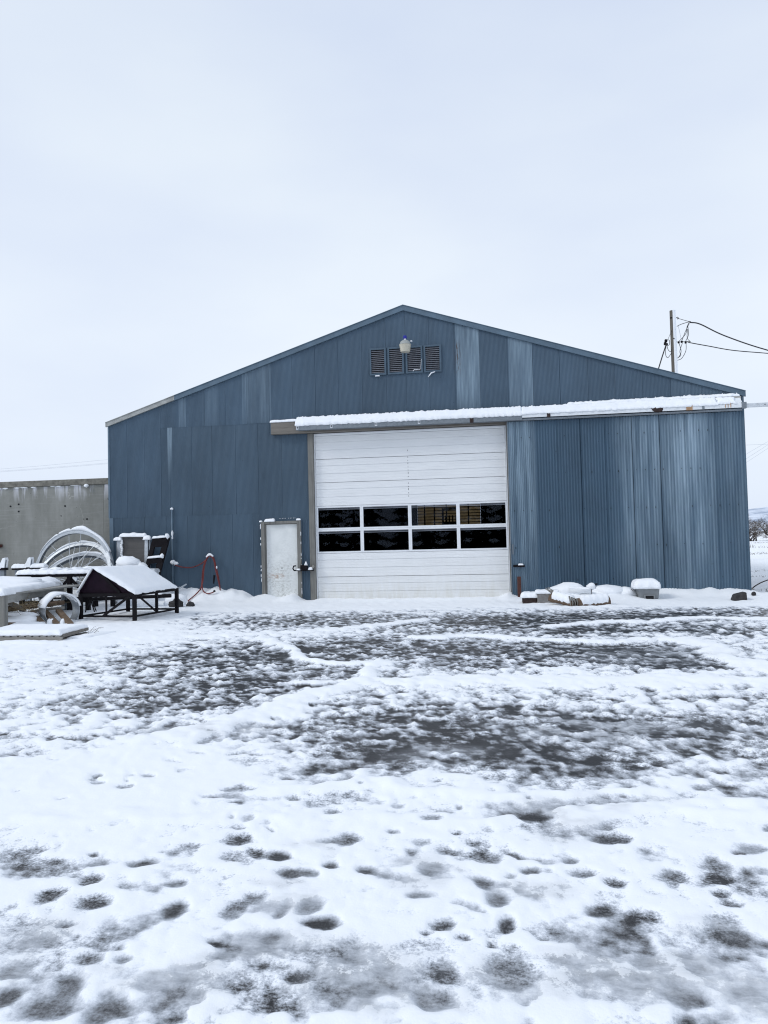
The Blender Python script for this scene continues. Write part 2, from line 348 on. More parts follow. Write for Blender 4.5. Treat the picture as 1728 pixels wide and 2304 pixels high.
        ring = [(i, 0) for i in range(nu)] + [(nu, j) for j in range(nv)] + [(i, nv) for i in range(nu, 0, -1)] + [(0, j) for j in range(nv, 0, -1)]
        for a, b in zip(ring, ring[1:] + ring[:1]):
            ia = a[0] * B + a[1]; ib = b[0] * B + b[1]; fs.append((ib, ia, N + ia, N + ib))
        if flip: fs = [tuple(reversed(f)) for f in fs]
        return s.add(vs, fs)
    def blob(s, c, r, seed=1, n=14, amp=.18, flat=0.0):
        c = np.array(c, float); r = np.array(r, float); vs = []; fs = []; m = n // 2 + 1
        for i in range(m + 1):
            th = math.pi * i / m
            for j in range(n):
                ph = 2 * math.pi * j / n; d = np.array((math.sin(th) * math.cos(ph), math.sin(th) * math.sin(ph), math.cos(th)))
                k_ = 1 + amp * float(pnoise(d[0] * 1.7 + seed * 3.3 + d[2], d[1] * 1.7 - d[2] * 1.3 + seed, seed))
                q = d * k_; 
                if q[2] < -flat and flat: q[2] = -flat
                vs.append(c + q * r)
        for i in range(m):
            for j in range(n): fs.append((i * n + j, (i + 1) * n + j, (i + 1) * n + (j + 1) % n, i * n + (j + 1) % n))
        return s.add(vs, fs)
    def build(s, name, mat, parent=None, smooth=False, bevel=0., kind=None, label=None):
        me = bpy.data.meshes.new(name); o = bpy.data.objects.new(name, me); COL.objects.link(o)
        off = Vector((0, 0, 0)); q = parent
        while q is not None: off += q.location; q = q.parent
        me.from_pydata([tuple(Vector(p) - off) for p in s.v], [], s.f)
        if bevel:
            bm = bmesh.new(); bm.from_mesh(me); bmesh.ops.bevel(bm, geom=bm.edges[:], offset=bevel, segments=1, affect='EDGES'); bm.to_mesh(me); bm.free()
        me.materials.append(M[mat])
        if smooth:
            me.polygons.foreach_set('use_smooth', [True] * len(me.polygons))
        me.update()
        o.parent = parent
        if kind: o['kind'] = kind
        if label: o['label'] = label
        return o
def thing(name, label, cat, loc=(0, 0, 0), group=None):
    o = bpy.data.objects.new(name, None); COL.objects.link(o); o.location = loc; o.empty_display_size = .2
    return tag(o, label, cat, group)
def tag(o, label, cat, group=None):
    o['label'] = label; o['category'] = cat
    if group: o['group'] = group
    return o
def solo(mb, name, mat, label, cat, loc=(0, 0, 0), group=None, **k):
    o = mb.build(name, mat, None, **k)
    l = Vector(loc); o.data.transform(Matrix.Translation(-l)); o.location = l
    return tag(o, label, cat, group)
def inst(name, me, loc, parent):
    o = bpy.data.objects.new(name, me); COL.objects.link(o); o.location = loc; o.parent = parent; return o

# ------------------------------------------------------------------ ground: one sheet to the horizon
PATCHES=[
(-1.69,-4.74,1.944,1.202,-0.80),(-1.42,-9.09,1.280,1.308,-0.85),(-0.64,-8.85,0.330,0.961,-1.00),(-0.73,-11.27,1.581,0.962,-0.75),(-0.24,-11.03,0.530,0.490,-0.50),(-2.91,-9.77,1.320,1.034,-0.35),(-1.46,-12.19,1.241,0.559,-0.40),(-0.26,-13.05,0.601,0.253,-0.70),(0.05,-8.56,0.740,1.174,-0.70),(0.36,-10.22,0.330,0.379,-0.70),(1.38,-4.95,1.594,1.092,-0.85),(3.44,-5.32,1.804,1.461,-0.95),(5.82,-4.17,2.098,0.850,-0.90),(5.79,-6.56,0.891,0.604,-0.80),(3.60,-6.69,0.941,0.528,-0.60),(2.53,-8.63,1.650,0.841,-1.00),(4.07,-9.04,1.030,0.849,-1.05),(4.35,-9.77,0.570,0.297,-1.00),(1.00,-7.88,0.910,1.398,-0.65),(1.94,-9.79,1.140,0.535,-0.50),(2.88,-11.51,0.180,0.216,-0.30),(1.73,-12.39,0.821,0.436,-0.65),(0.97,-12.77,0.470,0.321,-0.60),(1.28,-13.63,0.410,0.411,-0.70),(1.00,-14.06,0.190,0.102,-0.80),(1.12,-14.67,0.191,0.114,-0.70),(1.84,-12.95,0.371,0.361,-1.05),(1.77,-13.50,0.651,0.341,-0.95),(1.84,-13.57,0.200,0.115,0.45),(2.37,-13.51,0.461,0.595,-0.70),(2.91,-13.79,0.181,0.187,-1.05),(2.91,-13.79,0.371,0.424,-0.30),(3.93,-12.77,0.490,0.378,-0.65),(3.73,-13.33,0.230,0.150,-0.80),(2.98,-12.73,0.661,0.540,-0.45),(2.75,-14.59,0.421,0.151,-0.85),(1.86,-14.70,0.663,0.045,-0.60),(3.42,-14.63,0.381,0.047,-0.50),(2.49,-14.93,0.140,0.260,-0.45),(2.76,-15.06,0.091,0.061,-0.70),(-0.44,-15.26,0.132,0.090,-0.70),(0.37,-15.26,0.151,0.056,-0.40),(0.63,-15.36,0.070,0.049,-0.50),(0.87,-15.27,0.070,0.090,-0.90),(1.42,-15.19,0.081,0.082,-0.75),(0.22,-15.56,0.061,0.047,-0.50),(0.48,-15.56,0.081,0.054,-0.90),(0.31,-15.76,0.070,0.063,-0.80),(0.22,-15.92,0.071,0.083,-0.80),(0.45,-15.97,0.071,0.069,-0.85),(0.83,-15.99,0.060,0.074,-0.95),(1.08,-15.94,0.050,0.079,-1.00),(0.62,-16.13,0.051,0.114,-0.80),(0.36,-16.25,0.150,0.137,-0.50),(1.21,-15.58,0.060,0.046,-1.00),(1.57,-15.52,0.050,0.050,-0.90),(1.30,-15.93,0.030,0.079,-0.80),(1.49,-16.01,0.070,0.057,-1.05),(0.68,-16.38,0.061,0.051,-0.70),(1.27,-15.33,0.141,0.114,-0.35),(0.74,-15.78,0.051,0.043,-0.60),(1.14,-15.86,0.060,0.078,-0.60),(1.40,-15.89,0.060,0.073,-0.60),(0.80,-16.35,0.040,0.034,-0.50),(1.06,-16.42,0.321,0.092,-0.60),(1.31,-16.24,0.231,0.100,-0.42),(1.31,-16.53,0.252,0.111,-0.75),(0.69,-16.53,0.060,0.065,-0.75),(0.69,-16.66,0.091,0.072,-0.75),(0.49,-16.62,0.051,0.061,-0.75),(0.88,-16.64,0.071,0.092,-0.75),(0.43,-16.49,0.060,0.054,-0.60),(1.66,-16.13,0.081,0.137,-0.85),(1.71,-16.45,0.140,0.163,-0.90),(1.51,-16.60,0.191,0.062,-0.85),(1.27,-16.59,0.060,0.054,0.70),(1.20,-16.65,0.040,0.049,0.70),(1.33,-16.67,0.060,0.027,0.70),(1.49,-16.64,0.040,0.041,0.80),(1.65,-16.63,0.061,0.025,0.80),(1.83,-15.54,0.191,0.292,-0.55),(1.91,-15.51,0.070,0.060,-0.50),(1.84,-15.77,0.061,0.040,-0.60),(2.15,-15.35,0.071,0.075,-0.75),(2.33,-15.47,0.060,0.045,-0.85),(2.34,-15.63,0.122,0.110,-0.50),(2.13,-15.63,0.050,0.065,-0.80),(2.18,-15.76,0.050,0.075,-0.70),(2.23,-15.98,0.040,0.080,-1.05),(1.96,-16.02,0.061,0.055,-0.85),(2.52,-15.34,0.050,0.040,-0.60),(2.57,-15.46,0.070,0.045,-0.65),(2.69,-15.55,0.050,0.056,-0.85),(2.60,-15.81,0.061,0.055,-0.80),(2.95,-15.48,0.070,0.057,-0.60),(3.18,-15.32,0.081,0.062,-0.70),(3.17,-15.48,0.061,0.041,-0.90),(3.14,-15.64,0.041,0.043,-0.90),(3.25,-15.63,0.081,0.114,-0.65),(3.16,-15.73,0.051,0.041,-0.75),(3.07,-15.97,0.090,0.068,-0.75),(2.78,-15.07,0.100,0.061,-0.70),(3.39,-15.11,0.091,0.073,-0.60),(2.67,-16.03,0.100,0.122,-0.85),(2.47,-16.22,0.201,0.136,-0.45),(2.24,-16.32,0.100,0.100,-0.80),(2.59,-16.35,0.282,0.096,-0.60),(1.86,-16.36,0.120,0.101,-0.85),(1.99,-16.35,0.060,0.075,-0.85),(1.94,-16.20,0.120,0.096,-0.45),(2.14,-16.44,0.081,0.115,-0.85),(1.95,-16.51,0.071,0.060,-0.70),(3.03,-16.34,0.112,0.172,-0.90),(2.80,-16.36,0.070,0.067,-0.60),(2.81,-16.19,0.201,0.124,-0.40),(2.00,-16.58,0.061,0.030,0.80),(2.23,-16.54,0.061,0.045,0.80),(2.37,-16.50,0.071,0.070,0.70),(2.69,-16.49,0.051,0.045,0.70),(-0.30,-14.37,1.053,0.736,0.50),(-4.82,-6.70,1.911,1.639,0.45),]
RIDGES=[
([(-0.51,-13.39),(-0.09,-12.97),(0.18,-12.27),(0.43,-11.48),(0.83,-11.00),(1.82,-10.93),(3.27,-10.84),(4.90,-10.86)],0.26,0.90),
([(-3.64,-7.34),(-2.16,-7.04),(-0.74,-6.44),(0.32,-5.48),(0.84,-4.76)],0.20,0.80),
([(-1.55,-7.34),(-0.83,-8.41),(-0.37,-9.36),(0.03,-9.76),(0.50,-9.76)],0.12,0.90),
([(0.87,-7.37),(2.08,-7.25),(2.69,-7.73),(3.65,-7.95),(4.84,-7.69),(5.02,-8.42),(4.88,-9.54),(5.15,-10.10)],0.17,0.95),
([(3.07,-6.05),(3.65,-5.54),(4.76,-5.40),(5.65,-4.88),(6.78,-5.19)],0.18,0.90),
([(0.77,-10.65),(0.72,-9.83),(0.79,-9.72)],0.16,0.90),
([(0.00,-11.15),(0.34,-11.06)],0.08,0.90),
([(0.84,-14.48),(1.11,-14.41),(1.55,-14.37),(1.98,-14.42),(2.53,-14.43),(3.06,-14.42),(3.70,-14.48)],0.11,0.70),
([(-0.60,-15.12),(0.72,-14.98),(1.62,-14.90),(2.25,-14.85)],0.12,0.50),
([(2.63,-14.77),(3.01,-14.71),(3.64,-14.67)],0.13,0.70),
]

ICE=[(1.06,-16.42,0.321,0.103),(1.31,-16.24,0.251,0.122),(1.31,-16.53,0.272,0.111),(0.36,-16.25,0.171,0.142),(0.45,-16.51,0.100,0.133),(1.70,-16.32,0.211,0.183),(2.47,-16.22,0.232,0.146),(2.59,-16.35,0.301,0.112),(1.94,-16.22,0.150,0.125),(2.81,-16.19,0.231,0.143),(2.24,-16.35,0.150,0.125),(3.03,-16.34,0.141,0.172),(1.83,-15.54,0.191,0.196),(2.34,-15.66,0.140,0.130),(1.27,-15.33,0.161,0.114),(2.50,-14.89,0.201,0.266),(-0.25,-13.08,0.601,0.222),(1.84,-13.57,0.371,0.235),(2.75,-14.59,0.442,0.151),(1.86,-16.52,0.191,0.100),(3.02,-15.96,0.140,0.109),(4.08,-9.01,0.980,0.621),(1.27,-15.78,0.191,0.182),(2.98,-12.73,0.741,0.459),]
def seg_dist(x, y, pts):
    d = np.full(x.shape, 1e9)
    for (ax, ay), (bx, by) in zip(pts, pts[1:]):
        dx, dy = bx - ax, by - ay; L = dx * dx + dy * dy
        t = np.clip(((x - ax) * dx + (y - ay) * dy) / L, 0, 1)
        d = np.minimum(d, np.hypot(x - ax - t * dx, y - ay - t * dy))
    return d
DRIFT_X = [-12, -8.3, -7, -6, -4.95, -4.6, -4.3, -4.1, -3.95, -3.7, -3.4, -3.1, -2.95, -2.75, -2.5, -2.3, -1.5, 1.5, 2.2, 2.45, 2.7, 3.2, 4, 5, 6, 7, 7.9, 8.3, 9, 12]
DRIFT_Z = [.30, .32, .34, .34, .33, .30, .22, .08, .16, .17, .06, .17, .15, .0, .0, .05, .01, .01, .03, .14, .05, .10, .16, .18, .20, .19, .15, .06, .05, .05]
yaw = -.1487
# polar sheet: fine where it is near, coarse towards the horizon
r = [.45]
while r[-1] < 27: r.append(r[-1] * 1.0068 + .0008)
while r[-1] < 6500: r.append(r[-1] * 1.14)
r = np.array(r)
a_f = np.linspace(R(-58), R(58), 700); a_b = np.linspace(R(58), R(302), 50)[1:-1]
ang = np.concatenate([a_f, a_b]) + yaw
RR, AA = np.meshgrid(r, ang, indexing='ij')
GX = CAM[0] + RR * np.sin(AA); GY = CAM[1] + RR * np.cos(AA)
def ground(x, y):
    c, s_ = math.cos(yaw), math.sin(yaw)
    wx = x + .10 * pnoise(x / .55, y / .55, 31) + .05 * pnoise(x / .2, y / .2, 32); wy = y + .12 * pnoise(x / .55, y / .55, 33) + .06 * pnoise(x / .2, y / .2, 34)
    T = .58 - .26 * sm(-3.2, -.2, x + .35 * (y + 12)) * (1 - .75 * sm(-14.4, -15.0, y)) - .16 * sm(-14.8, -14.0, y) * (1 - sm(-11.9, -11.4, y)) * sm(-.6, 1.0, x) - .12 * sm(-9.4, -8.2, y) * sm(-1.5, 0, x)
    for (px, py, rx, ry, am) in PATCHES:
        big = min(1., max(rx, ry) / .25)
        if py < -13.9 and max(rx, ry) > .11 and am < 0: am = am * .46
        elif py < -13.9 and am < 0: continue      # single foot prints are pressed in afterwards
        ux = x + (wx - x) * big; uy = y + (wy - y) * big
        dx, dy = ux - px, uy - py
        u = dx * c - dy * s_; v = dx * s_ + dy * c
        # the photograph's view axis: u to the right, v away
        d = np.sqrt((u / rx) ** 2 + (v / ry) ** 2)
        T = T + am * np.exp(-d ** 3)
    pr = np.random.RandomState(12)
    for i in range(760):
        py = -17.4 + 14 * pr.rand() ** 1.7; px = CAM[0] + (pr.rand() - .5) * (3.2 + (py + 19.1) * 1.35) - .15 * (py + 19.1)
        rr = (.035 + .07 * pr.rand()) * (1 + .06 * (py + 17)); am = (-.75 if i % 3 else .55) * (.35 + .65 * pr.rand()); ex = 1 + pr.rand() * .9
        m_ = (np.abs(x - px) < rr * 4) & (np.abs(y - py) < rr * 3)
        if m_.any(): T[m_] += am * np.exp(-(((wx[m_] - px) / (rr * ex)) ** 2 + ((wy[m_] - py) / rr) ** 2) ** 1.4) * (1 - sm(.75, 1.0, T[m_]))
    for i in range(240):
        py = -17.2 + 3.9 * pr.rand() ** 1.25; px = CAM[0] + (pr.rand() - .5) * (1.6 + (py + 19.1) * 1.25) - .15 * (py + 19.1)
        rr = .020 + .036 * pr.rand() ** 1.5; am = -1.15 * (.35 + .65 * pr.rand()) * (.55 + .45 * (px > .6)); ex = 1 + pr.rand() * 1.3
        m_ = (np.abs(x - px) < rr * 6) & (np.abs(y - py) < rr * 3)
        if m_.any(): T[m_] += am * np.exp(-(((wx[m_] - px) / (rr * ex)) ** 2 + ((wy[m_] - py) / rr) ** 2) ** 1.4) * (1 - sm(.8, 1.0, T[m_]))
    lo = -.08
    T = np.where(T < lo, lo + (T - lo) * .40, T)
    ridge = np.zeros(x.shape)
    for pts, wd, am in RIDGES:
        d = seg_dist(wx, wy, pts) / wd * (1 + .35 * pnoise(x / .3, y / .3, 41))
        ridge = np.maximum(ridge, am * np.exp(-d ** 2 * 1.6) * np.clip(.85 + .55 * pnoise(x / .16, y / .12, 43) + .4 * pnoise(x / .45, y / .3, 44), .15, 1.25))
    T = np.where(T < .8, T + ridge * np.clip(1.1 - T, 0, 2), T + ridge * .2)
    yard = sm(-12.5, -9.5, x) * (1 - sm(8.5, 11.0, x)) * sm(-26, -22, y)
    far = np.maximum(1 - yard, 0)
    near_wall = sm(-3.05, -2.15, y + .25 * pnoise(x / .8, y / .5, 51)) 
    left = (1 - sm(-5.2, -4.2, x + .3 * pnoise(x / .6, y / .6, 52))) * sm(-9.5, -7.5, y)
    full = np.clip(near_wall + left + far, 0, 1)
    T = T * (1 - full) + 1.0 * full
    cx_, cy_, rx_, ry_, _a = PATCHES[-2]; ux, uy = wx - cx_, wy - cy_
    smooth = np.exp(-((((ux * c - uy * s_) / rx_) ** 2 + ((ux * s_ + uy * c) / ry_) ** 2) ** 2) * .8)
    T = np.where(T > .3, np.maximum(T, .92 * smooth), T)
    mott = np.clip(1 - full * .95, 0, 1) * (1 - .85 * smooth)
    n1 = pnoise(x / .42, y / .42, 1); n2 = pnoise(wx / .16, wy / .16, 2); n3 = pnoise(x / .07, y / .07, 3); n4 = pnoise(x / .033, y / .033, 4)
    near_ = .45 + .55 * sm(3.6, 6., np.hypot(x - CAM[0], y - CAM[1]))
    zone = 1 - sm(.50, .95, T)                     # mottled only where the cover is thin
    nr_ = 1 - near_
    fk = 1 + .72 * sm(4.2, 7.5, np.hypot(x - CAM[0], y - CAM[1])) * zone
    T = T + .13 * nr_ * mott * (1 - sm(.5, .9, T))
    T = T + fk * mott * ((.12 - .01 * nr_) * n1 + (.06 + (.34 - .18 * nr_) * zone) * n2 + (.05 + (.26 - .06 * nr_) * zone) * n3 + (.03 + (.15 + .02 * nr_) * zone) * n4) - (.02 * nr_ + .04 * sm(-15.9, -16.4, y)) * mott
    T = np.where(ridge > .25, np.maximum(T, T * .35 + .75 * np.clip(ridge * 1.25, 0, 1) * (T > -9)), T)
    extra = []
    for i in range(95):
        py = -16.6 + 2.5 * pr.rand() ** 1.1; px = CAM[0] + .35 + (pr.rand() - .45) * (1.2 + (py + 19.1) * 1.0) - .15 * (py + 19.1)
        e = .018 + .030 * pr.rand() ** 1.6; extra.append((px, py, e * (1 + .8 * pr.rand()), e * 1.25, -.25 - .65 * pr.rand() ** 1.5))
    for (px, py, rx, ry, am) in PATCHES + extra:
        if py < -13.9 and am < 0 and max(rx, ry) <= .11:
            m_ = (np.abs(x - px) < rx * 3 + .05) & (np.abs(y - py) < ry * 3 + .05)
            if not m_.any(): continue
            dx = .65 * x[m_] + .35 * wx[m_] - px; dy = .65 * y[m_] + .35 * wy[m_] - py
            d = np.sqrt(((dx * c - dy * s_) / (rx * 1.05)) ** 2 + ((dx * s_ + dy * c) / (ry * 1.05)) ** 2)
            deep = np.exp(-d ** 4)
            T[m_] = T[m_] * (1 - .85 * deep) + deep * (.10 + .72 * am) + .10 * np.exp(-((d - 1.45) / .3) ** 2)
    slot = seg_dist(x, y, [(.55, -2.35), (2.3, -2.45)]); T = T - 1.9 * np.exp(-(slot / .05) ** 2)
    return T, ridge, full, n1, n2, n3
T, ridge, full, n1, n2, n3 = ground(GX, GY)
kk = .5 + .5 * sm(3.5, 8, np.hypot(GX - CAM[0], GY - CAM[1]))
depth = kk * .032 * sm(-.35, .75, T) + .030 * ridge
smask = sm(.0, .6, T)
GZ = depth + kk * smask * (.008 * n2 + .004 * n1 + .004 * n3) + .02 * full * pnoise(GX / .9, GY / .9, 61) + .008 * full * n2
dz = np.interp(GX, DRIFT_X, DRIFT_Z)
inside = (np.abs(GX) < 8.2)
wallY = np.where(GX < -8.15, .3, 0.)
dist = np.clip(wallY - GY, 0, None)
wob = 1 + .25 * pnoise(GX / .5, GY / .5, 71)
GZ = GZ + np.where(GY < wallY + .3, dz * np.exp(-(dist / (.60 * wob)) ** 2) * (1 + .25 * pnoise(GX / .25, GY / .25, 72)), 0)
GZ = GZ + .16 * np.exp(-((GX - 4.15) / 1.1) ** 4 - ((GY + .85) / .55) ** 2) + .05 * np.exp(-((GX + 7.2) / 2.2) ** 4 - ((GY + 3.4) / 2.6) ** 4)
GZ = np.where((GY > .26) & (GY < 24.5) & inside, -.15, GZ)
# far land: gentle rolling field
RD = np.hypot(GX - CAM[0], GY - CAM[1])
GZ = GZ + sm(30, 200, RD) * .35 * pnoise(GX / 40, GY / 40, 81)
T = np.where(RD > 24, T - .45 * sm(.25, .75, pnoise(GX / 3.5, GY / 1.8, 82)), T)
nr, na = RR.shape
verts = np.stack([GX, GY, GZ], -1).reshape(-1, 3)
idx = np.arange(nr * na).reshape(nr, na)
i00 = idx[:-1, :]; i01 = np.roll(idx, -1, 1)[:-1, :]; i10 = idx[1:, :]; i11 = np.roll(idx, -1, 1)[1:, :]
quads = np.stack([i00, i10, i11, i01], -1).reshape(-1, 4)
quads = quads[:, ::-1]
me = bpy.data.meshes.new('snowy_ground')
cv = len(verts); verts = np.vstack([verts, [[CAM[0], CAM[1], .04]]])
me.vertices.add(len(verts)); me.vertices.foreach_set('co', verts.ravel())
tri = np.stack([np.full(na, cv), np.roll(idx[0], -1), idx[0]], -1)
nl = len(quads) * 4 + len(tri) * 3
me.loops.add(nl); me.loops.foreach_set('vertex_index', np.concatenate([quads.ravel(), tri.ravel()]).astype(np.int32))
me.polygons.add(len(quads) + len(tri))
me.polygons.foreach_set('loop_start', np.concatenate([np.arange(len(quads)) * 4, len(quads) * 4 + np.arange(len(tri)) * 3]).astype(np.int32))
me.polygons.foreach_set('use_smooth', np.ones(len(quads) + len(tri), bool))
me.update(calc_edges=True); me.validate()
a_ = me.attributes.new('cover', 'FLOAT', 'POINT'); a_.data.foreach_set('value', np.append(T.ravel(), .6).astype(np.float32))
kn = 1 - sm(3.6, 5.5, np.hypot(GX - CAM[0], GY - CAM[1]))
grain = (.42 - .12 * kn + (.58 - .1 * kn) * sm(-.25, .45, pnoise(GX / .55, GY / .55, 91))) * (1 - .9 * full)
IC = np.zeros(GX.shape); c_, s_ = math.cos(yaw), math.sin(yaw)
wx_ = GX + .07 * pnoise(GX / .22, GY / .22, 35); wy_ = GY + .05 * pnoise(GX / .2, GY / .2, 36)
for (px, py, rx, ry) in ICE:
    dx, dy = wx_ - px, wy_ - py
    IC = np.maximum(IC, np.exp(-(((dx * c_ - dy * s_) / rx) ** 2 + ((dx * s_ + dy * c_) / ry) ** 2) ** 1.6))
IC = IC * sm(-.45, .25, pnoise(GX / .3, GY / .3, 37) + .4 * pnoise(GX / .09, GY / .09, 38)) * (1 - .8 * sm(.75, 1.0, T))
a_ = me.attributes.new('ice', 'FLOAT', 'POINT'); a_.data.foreach_set('value', np.append(IC.ravel(), 0).astype(np.float32))
a_ = me.attributes.new('grain', 'FLOAT', 'POINT'); a_.data.foreach_set('value', np.append(grain.ravel(), .5).astype(np.float32))
me.materials.append(M['ground'])
if me.polygons[0].normal.z < 0: me.flip_normals()
go = bpy.data.objects.new('snowy_ground', me); COL.objects.link(go); go['kind'] = 'structure'

# far hill on the right
hb = MB(); vs = []; fs = []; N = 60
for i in range(N + 1):
    x = 200 + i * 55.0
    for j, (fy, fz) in enumerate(((0, 0), (.35, .45), (.7, .85), (1, 1), (1.6, .6))):
        hgt = (30 + 42 * sm(250, 900, x)) * (1 + .10 * float(pnoise(x / 170, j * .7, 4)) + .06 * float(pnoise(x / 60, j * 1.3, 5)))
        vs.append((x, 1250 + 450 * fy + 40 * float(pnoise(x / 150, j, 6)), hgt * fz - (2 if j == 0 else 0)))
for i in range(N):
    for j in range(4): a = i * 5 + j; fs.append((a, a + 5, a + 6, a + 1))
hb.add(vs, fs); o = hb.build('hills', 'hill', None, smooth=True); o['kind'] = 'structure'

# ------------------------------------------------------------------ the barn
barn = thing('metal_barn', 'big blue corrugated metal barn with white overhead door and low gable', 'barn', (0, 0, 0))
EH, PH, HW, DEEP = 4.84, 7.46, 8.10, 24.0
def roofz(x): return PH - (PH - EH) * abs(x) / HW
gw = MB()
gw.box(-8.07, -3.86, .03, .12, -.1, 4.5).box(-3.86, -2.80, .032, .12, 2.10, 4.5).box(-2.80, -2.57, .03, .12, -.1, 4.5).box(2.52, 8.07, .03, .12, -.1, 4.5).box(-2.57, 2.52, .032, .12, 4.33, 4.5)
gw.poly([(-8.07, .03, 4.5), (8.07, .03, 4.5), (8.07, .03, roofz(8.07) - .06), (0, .03, PH - .06), (-8.07, .03, roofz(8.07) - .06)], (0, .09, 0))
gable = gw.build('gable_wall', 'dark', barn)
rnd = random.Random(4)
def sheet(name, x0, x1, z0, ztop, pitch, amp, mat, parent, y=0.0, gap=.0012):
    """one corrugated steel sheet; ztop(x) gives its upper edge"""
    x0 += gap; x1 -= gap; n = max(4, int(round((x1 - x0) / pitch * 4))); vs = []; fs = []
    yy = y + rnd.uniform(-.002, .002); za = z0 + rnd.uniform(-.006, .006)
    xs = np.linspace(x0, x1, n + 1)
    zt = [ztop(x) for x in xs]
    for i, x in enumerate(xs):
        o = -amp * math.cos(2 * math.pi * i / 4)
        if i >= n - 1: o -= .004
        vs.append((x, yy + o, za)); vs.append((x, yy + o, zt[i]))
    for i in range(n): fs.append((2 * i, 2 * i + 2, 2 * i + 3, 2 * i + 1))
    m = MB().add(vs, fs); return m.build(name, mat, parent, smooth=True)
PIT = .0635 / 2
top = lambda x: roofz(x) - .055
SE = [-8.085, -7.59, -7.09, -6.62, -5.95, -5.38, -4.8, -4.21, -3.6, -2.97, -2.35, -1.74, -1.11, -.48, .03, .63, 1.27, 1.9, 2.59, 3.21, 3.86, 4.53, 5.17, 5.81, 6.47, 7.17, 7.66, 8.085]
for a, b in zip(SE, SE[1:]):
    if b <= -6.6: sheet('metal_sheet', a, b, 2.295, top, PIT, .0055, 'blue', gable)
    else: sheet('metal_sheet', a, b, 4.665 if b <= -3.55 else 4.36, top, PIT, .0055, 'blue', gable, -.006)
LO = [-6.62, -6.37, -5.76, -5.19, -4.54, -3.93, -3.29, -2.585]
for a, b in zip(LO, LO[1:]): sheet('metal_sheet', a, b, 2.30 if b < -3.5 else 2.09, lambda x: 4.68 if x < -3.55 else 4.37, PIT, .0048, 'blue_low', gable)
BO = [-8.0, -7.75, -7.11, -6.5, -5.9, -5.28, -4.66, -4.1, -3.865]
for a, b in zip(BO, BO[1:]): sheet('metal_sheet', a, b, -.05, lambda x: 2.31, PIT, .0048, 'blue_low', gable, .004)
sheet('metal_sheet', -2.80, -2.585, -.05, lambda x: 2.10, .05, .008, 'blue_low', gable, .002)
sheet('metal_sheet', -3.865, -3.27, 2.10, lambda x: 2.31, PIT, .0048, 'blue_low', gable, .003)
MB().box(-8.11, -8.0, -.012, .03, -.05, 2.29).box(-8.13, -8.085, -.016, .05, 2.29, roofz(8.1) - .03).build('corner_trim', 'trim', gable)
MB().box(8.085, 8.13, -.03, .05, -.1, roofz(8.1) - .03).build('corner_trim', 'trim', gable)
# rake trim along both slopes
def rake(x0, x1, mat, h=.125):
    m = MB(); z0, z1 = roofz(x0), roofz(x1); ov = .05
    m.poly([(x0, -.06, z0 + ov), (x1, -.06, z1 + ov), (x1, -.06, z1 + ov - h), (x0, -.06, z0 + ov - h)], (0, .05, 0))
    m.poly([(x0, -.075, z0 + ov + .018), (x1, -.075, z1 + ov + .018), (x1, -.075, z1 + ov + .002), (x0, -.075, z0 + ov + .002)], (0, .12, 0))
    m.build('rake_trim', mat, barn)
rake(-8.17, -6.2, 'bare_trim', .11); rake(-6.197, 0, 'trim'); rake(.001, 8.17, 'trim')
# roof slopes, side and rear walls, floor
def slope(sgn):
    m = MB(); xs = np.linspace(0, 8.2, 3)
    m.poly([(0, .04, PH + .02), (sgn * 8.17, .04, roofz(8.17) + .02), (sgn * 8.17, .04, roofz(8.17) + .05), (0, .04, PH + .05)], (0, DEEP + .2, 0))
    return m
for s_ in (-1, 1): slope(s_).build('roof', 'galv_dark', barn)
for s_ in (-1, 1): MB().box(s_ * 8.02 - .05, s_ * 8.02 + .05, .13, DEEP, -.1, EH - .03).build('side_wall', 'inner', barn)
rw = MB(); WX0, WX1, WZ0, WZ1 = -2.28, 1.30, 2.06, 3.42
rw.box(-8.07, WX0, DEEP - .1, DEEP, -.1, 4.7).box(WX1, 8.07, DEEP - .1, DEEP, -.1, 4.7).box(WX0, WX1, DEEP - .1, DEEP, -.1, WZ0).box(WX0, WX1, DEEP - .1, DEEP, WZ1, 4.7)
rw.poly([(-8.07, DEEP - .1, 4.7), (8.07, DEEP - .1, 4.7), (0, DEEP - .1, PH - .08)], (0, .1, 0))
rear = rw.build('rear_wall', 'inner', barn)
nb = 8; hb_ = (WZ1 - WZ0) / nb
for i in range(nb):
    MB().box(WX0 + .01, WX1 - .01, DEEP - .06, DEEP - .05, WZ0 + i * hb_ + .018, WZ0 + (i + 1) * hb_ - .018).build('daylight_panel', 'fibre', rear)
bm_ = MB()
for x in (-1.86, -1.3, -.62, .1, .62): bm_.box(x - .035, x + .035, DEEP - .2, DEEP - .1, WZ0, WZ1)
for i in range(1, nb): bm_.box(WX0, WX1, DEEP - .075, DEEP - .035, WZ0 + i * hb_ - .018, WZ0 + i * hb_ + .018)
bm_.build('girt', 'dark', rear, kind='stuff')
MB().box(-8.0, 8.0, .27, DEEP - .1, -.12, .0).build('floor_slab', 'inner', barn)
# dark frame standing inside, seen through the glass
fr_ = thing('truck_rack', 'dark barred steel rack silhouetted inside behind the third upper pane', 'rack', (.35, 12, 0))
for x in (.02, .68): MB().bar((x, 12, 0), (x, 12, 2.75), .07, .07).build('upright', 'black', fr_)
MB().bar((-.02, 12, 2.72), (.72, 12, 2.72), .07, .07).build('cross_bar', 'black', fr_); MB().bar((-.02, 12, 2.05), (.72, 12, 2.05), .07, .3).build('cross_bar', 'black', fr_)
for i in range(4): MB().bar((.14 + i * .14, 12, 2.05), (.14 + i * .14, 12, 2.45), .05, .05).build('bar', 'black', fr_)

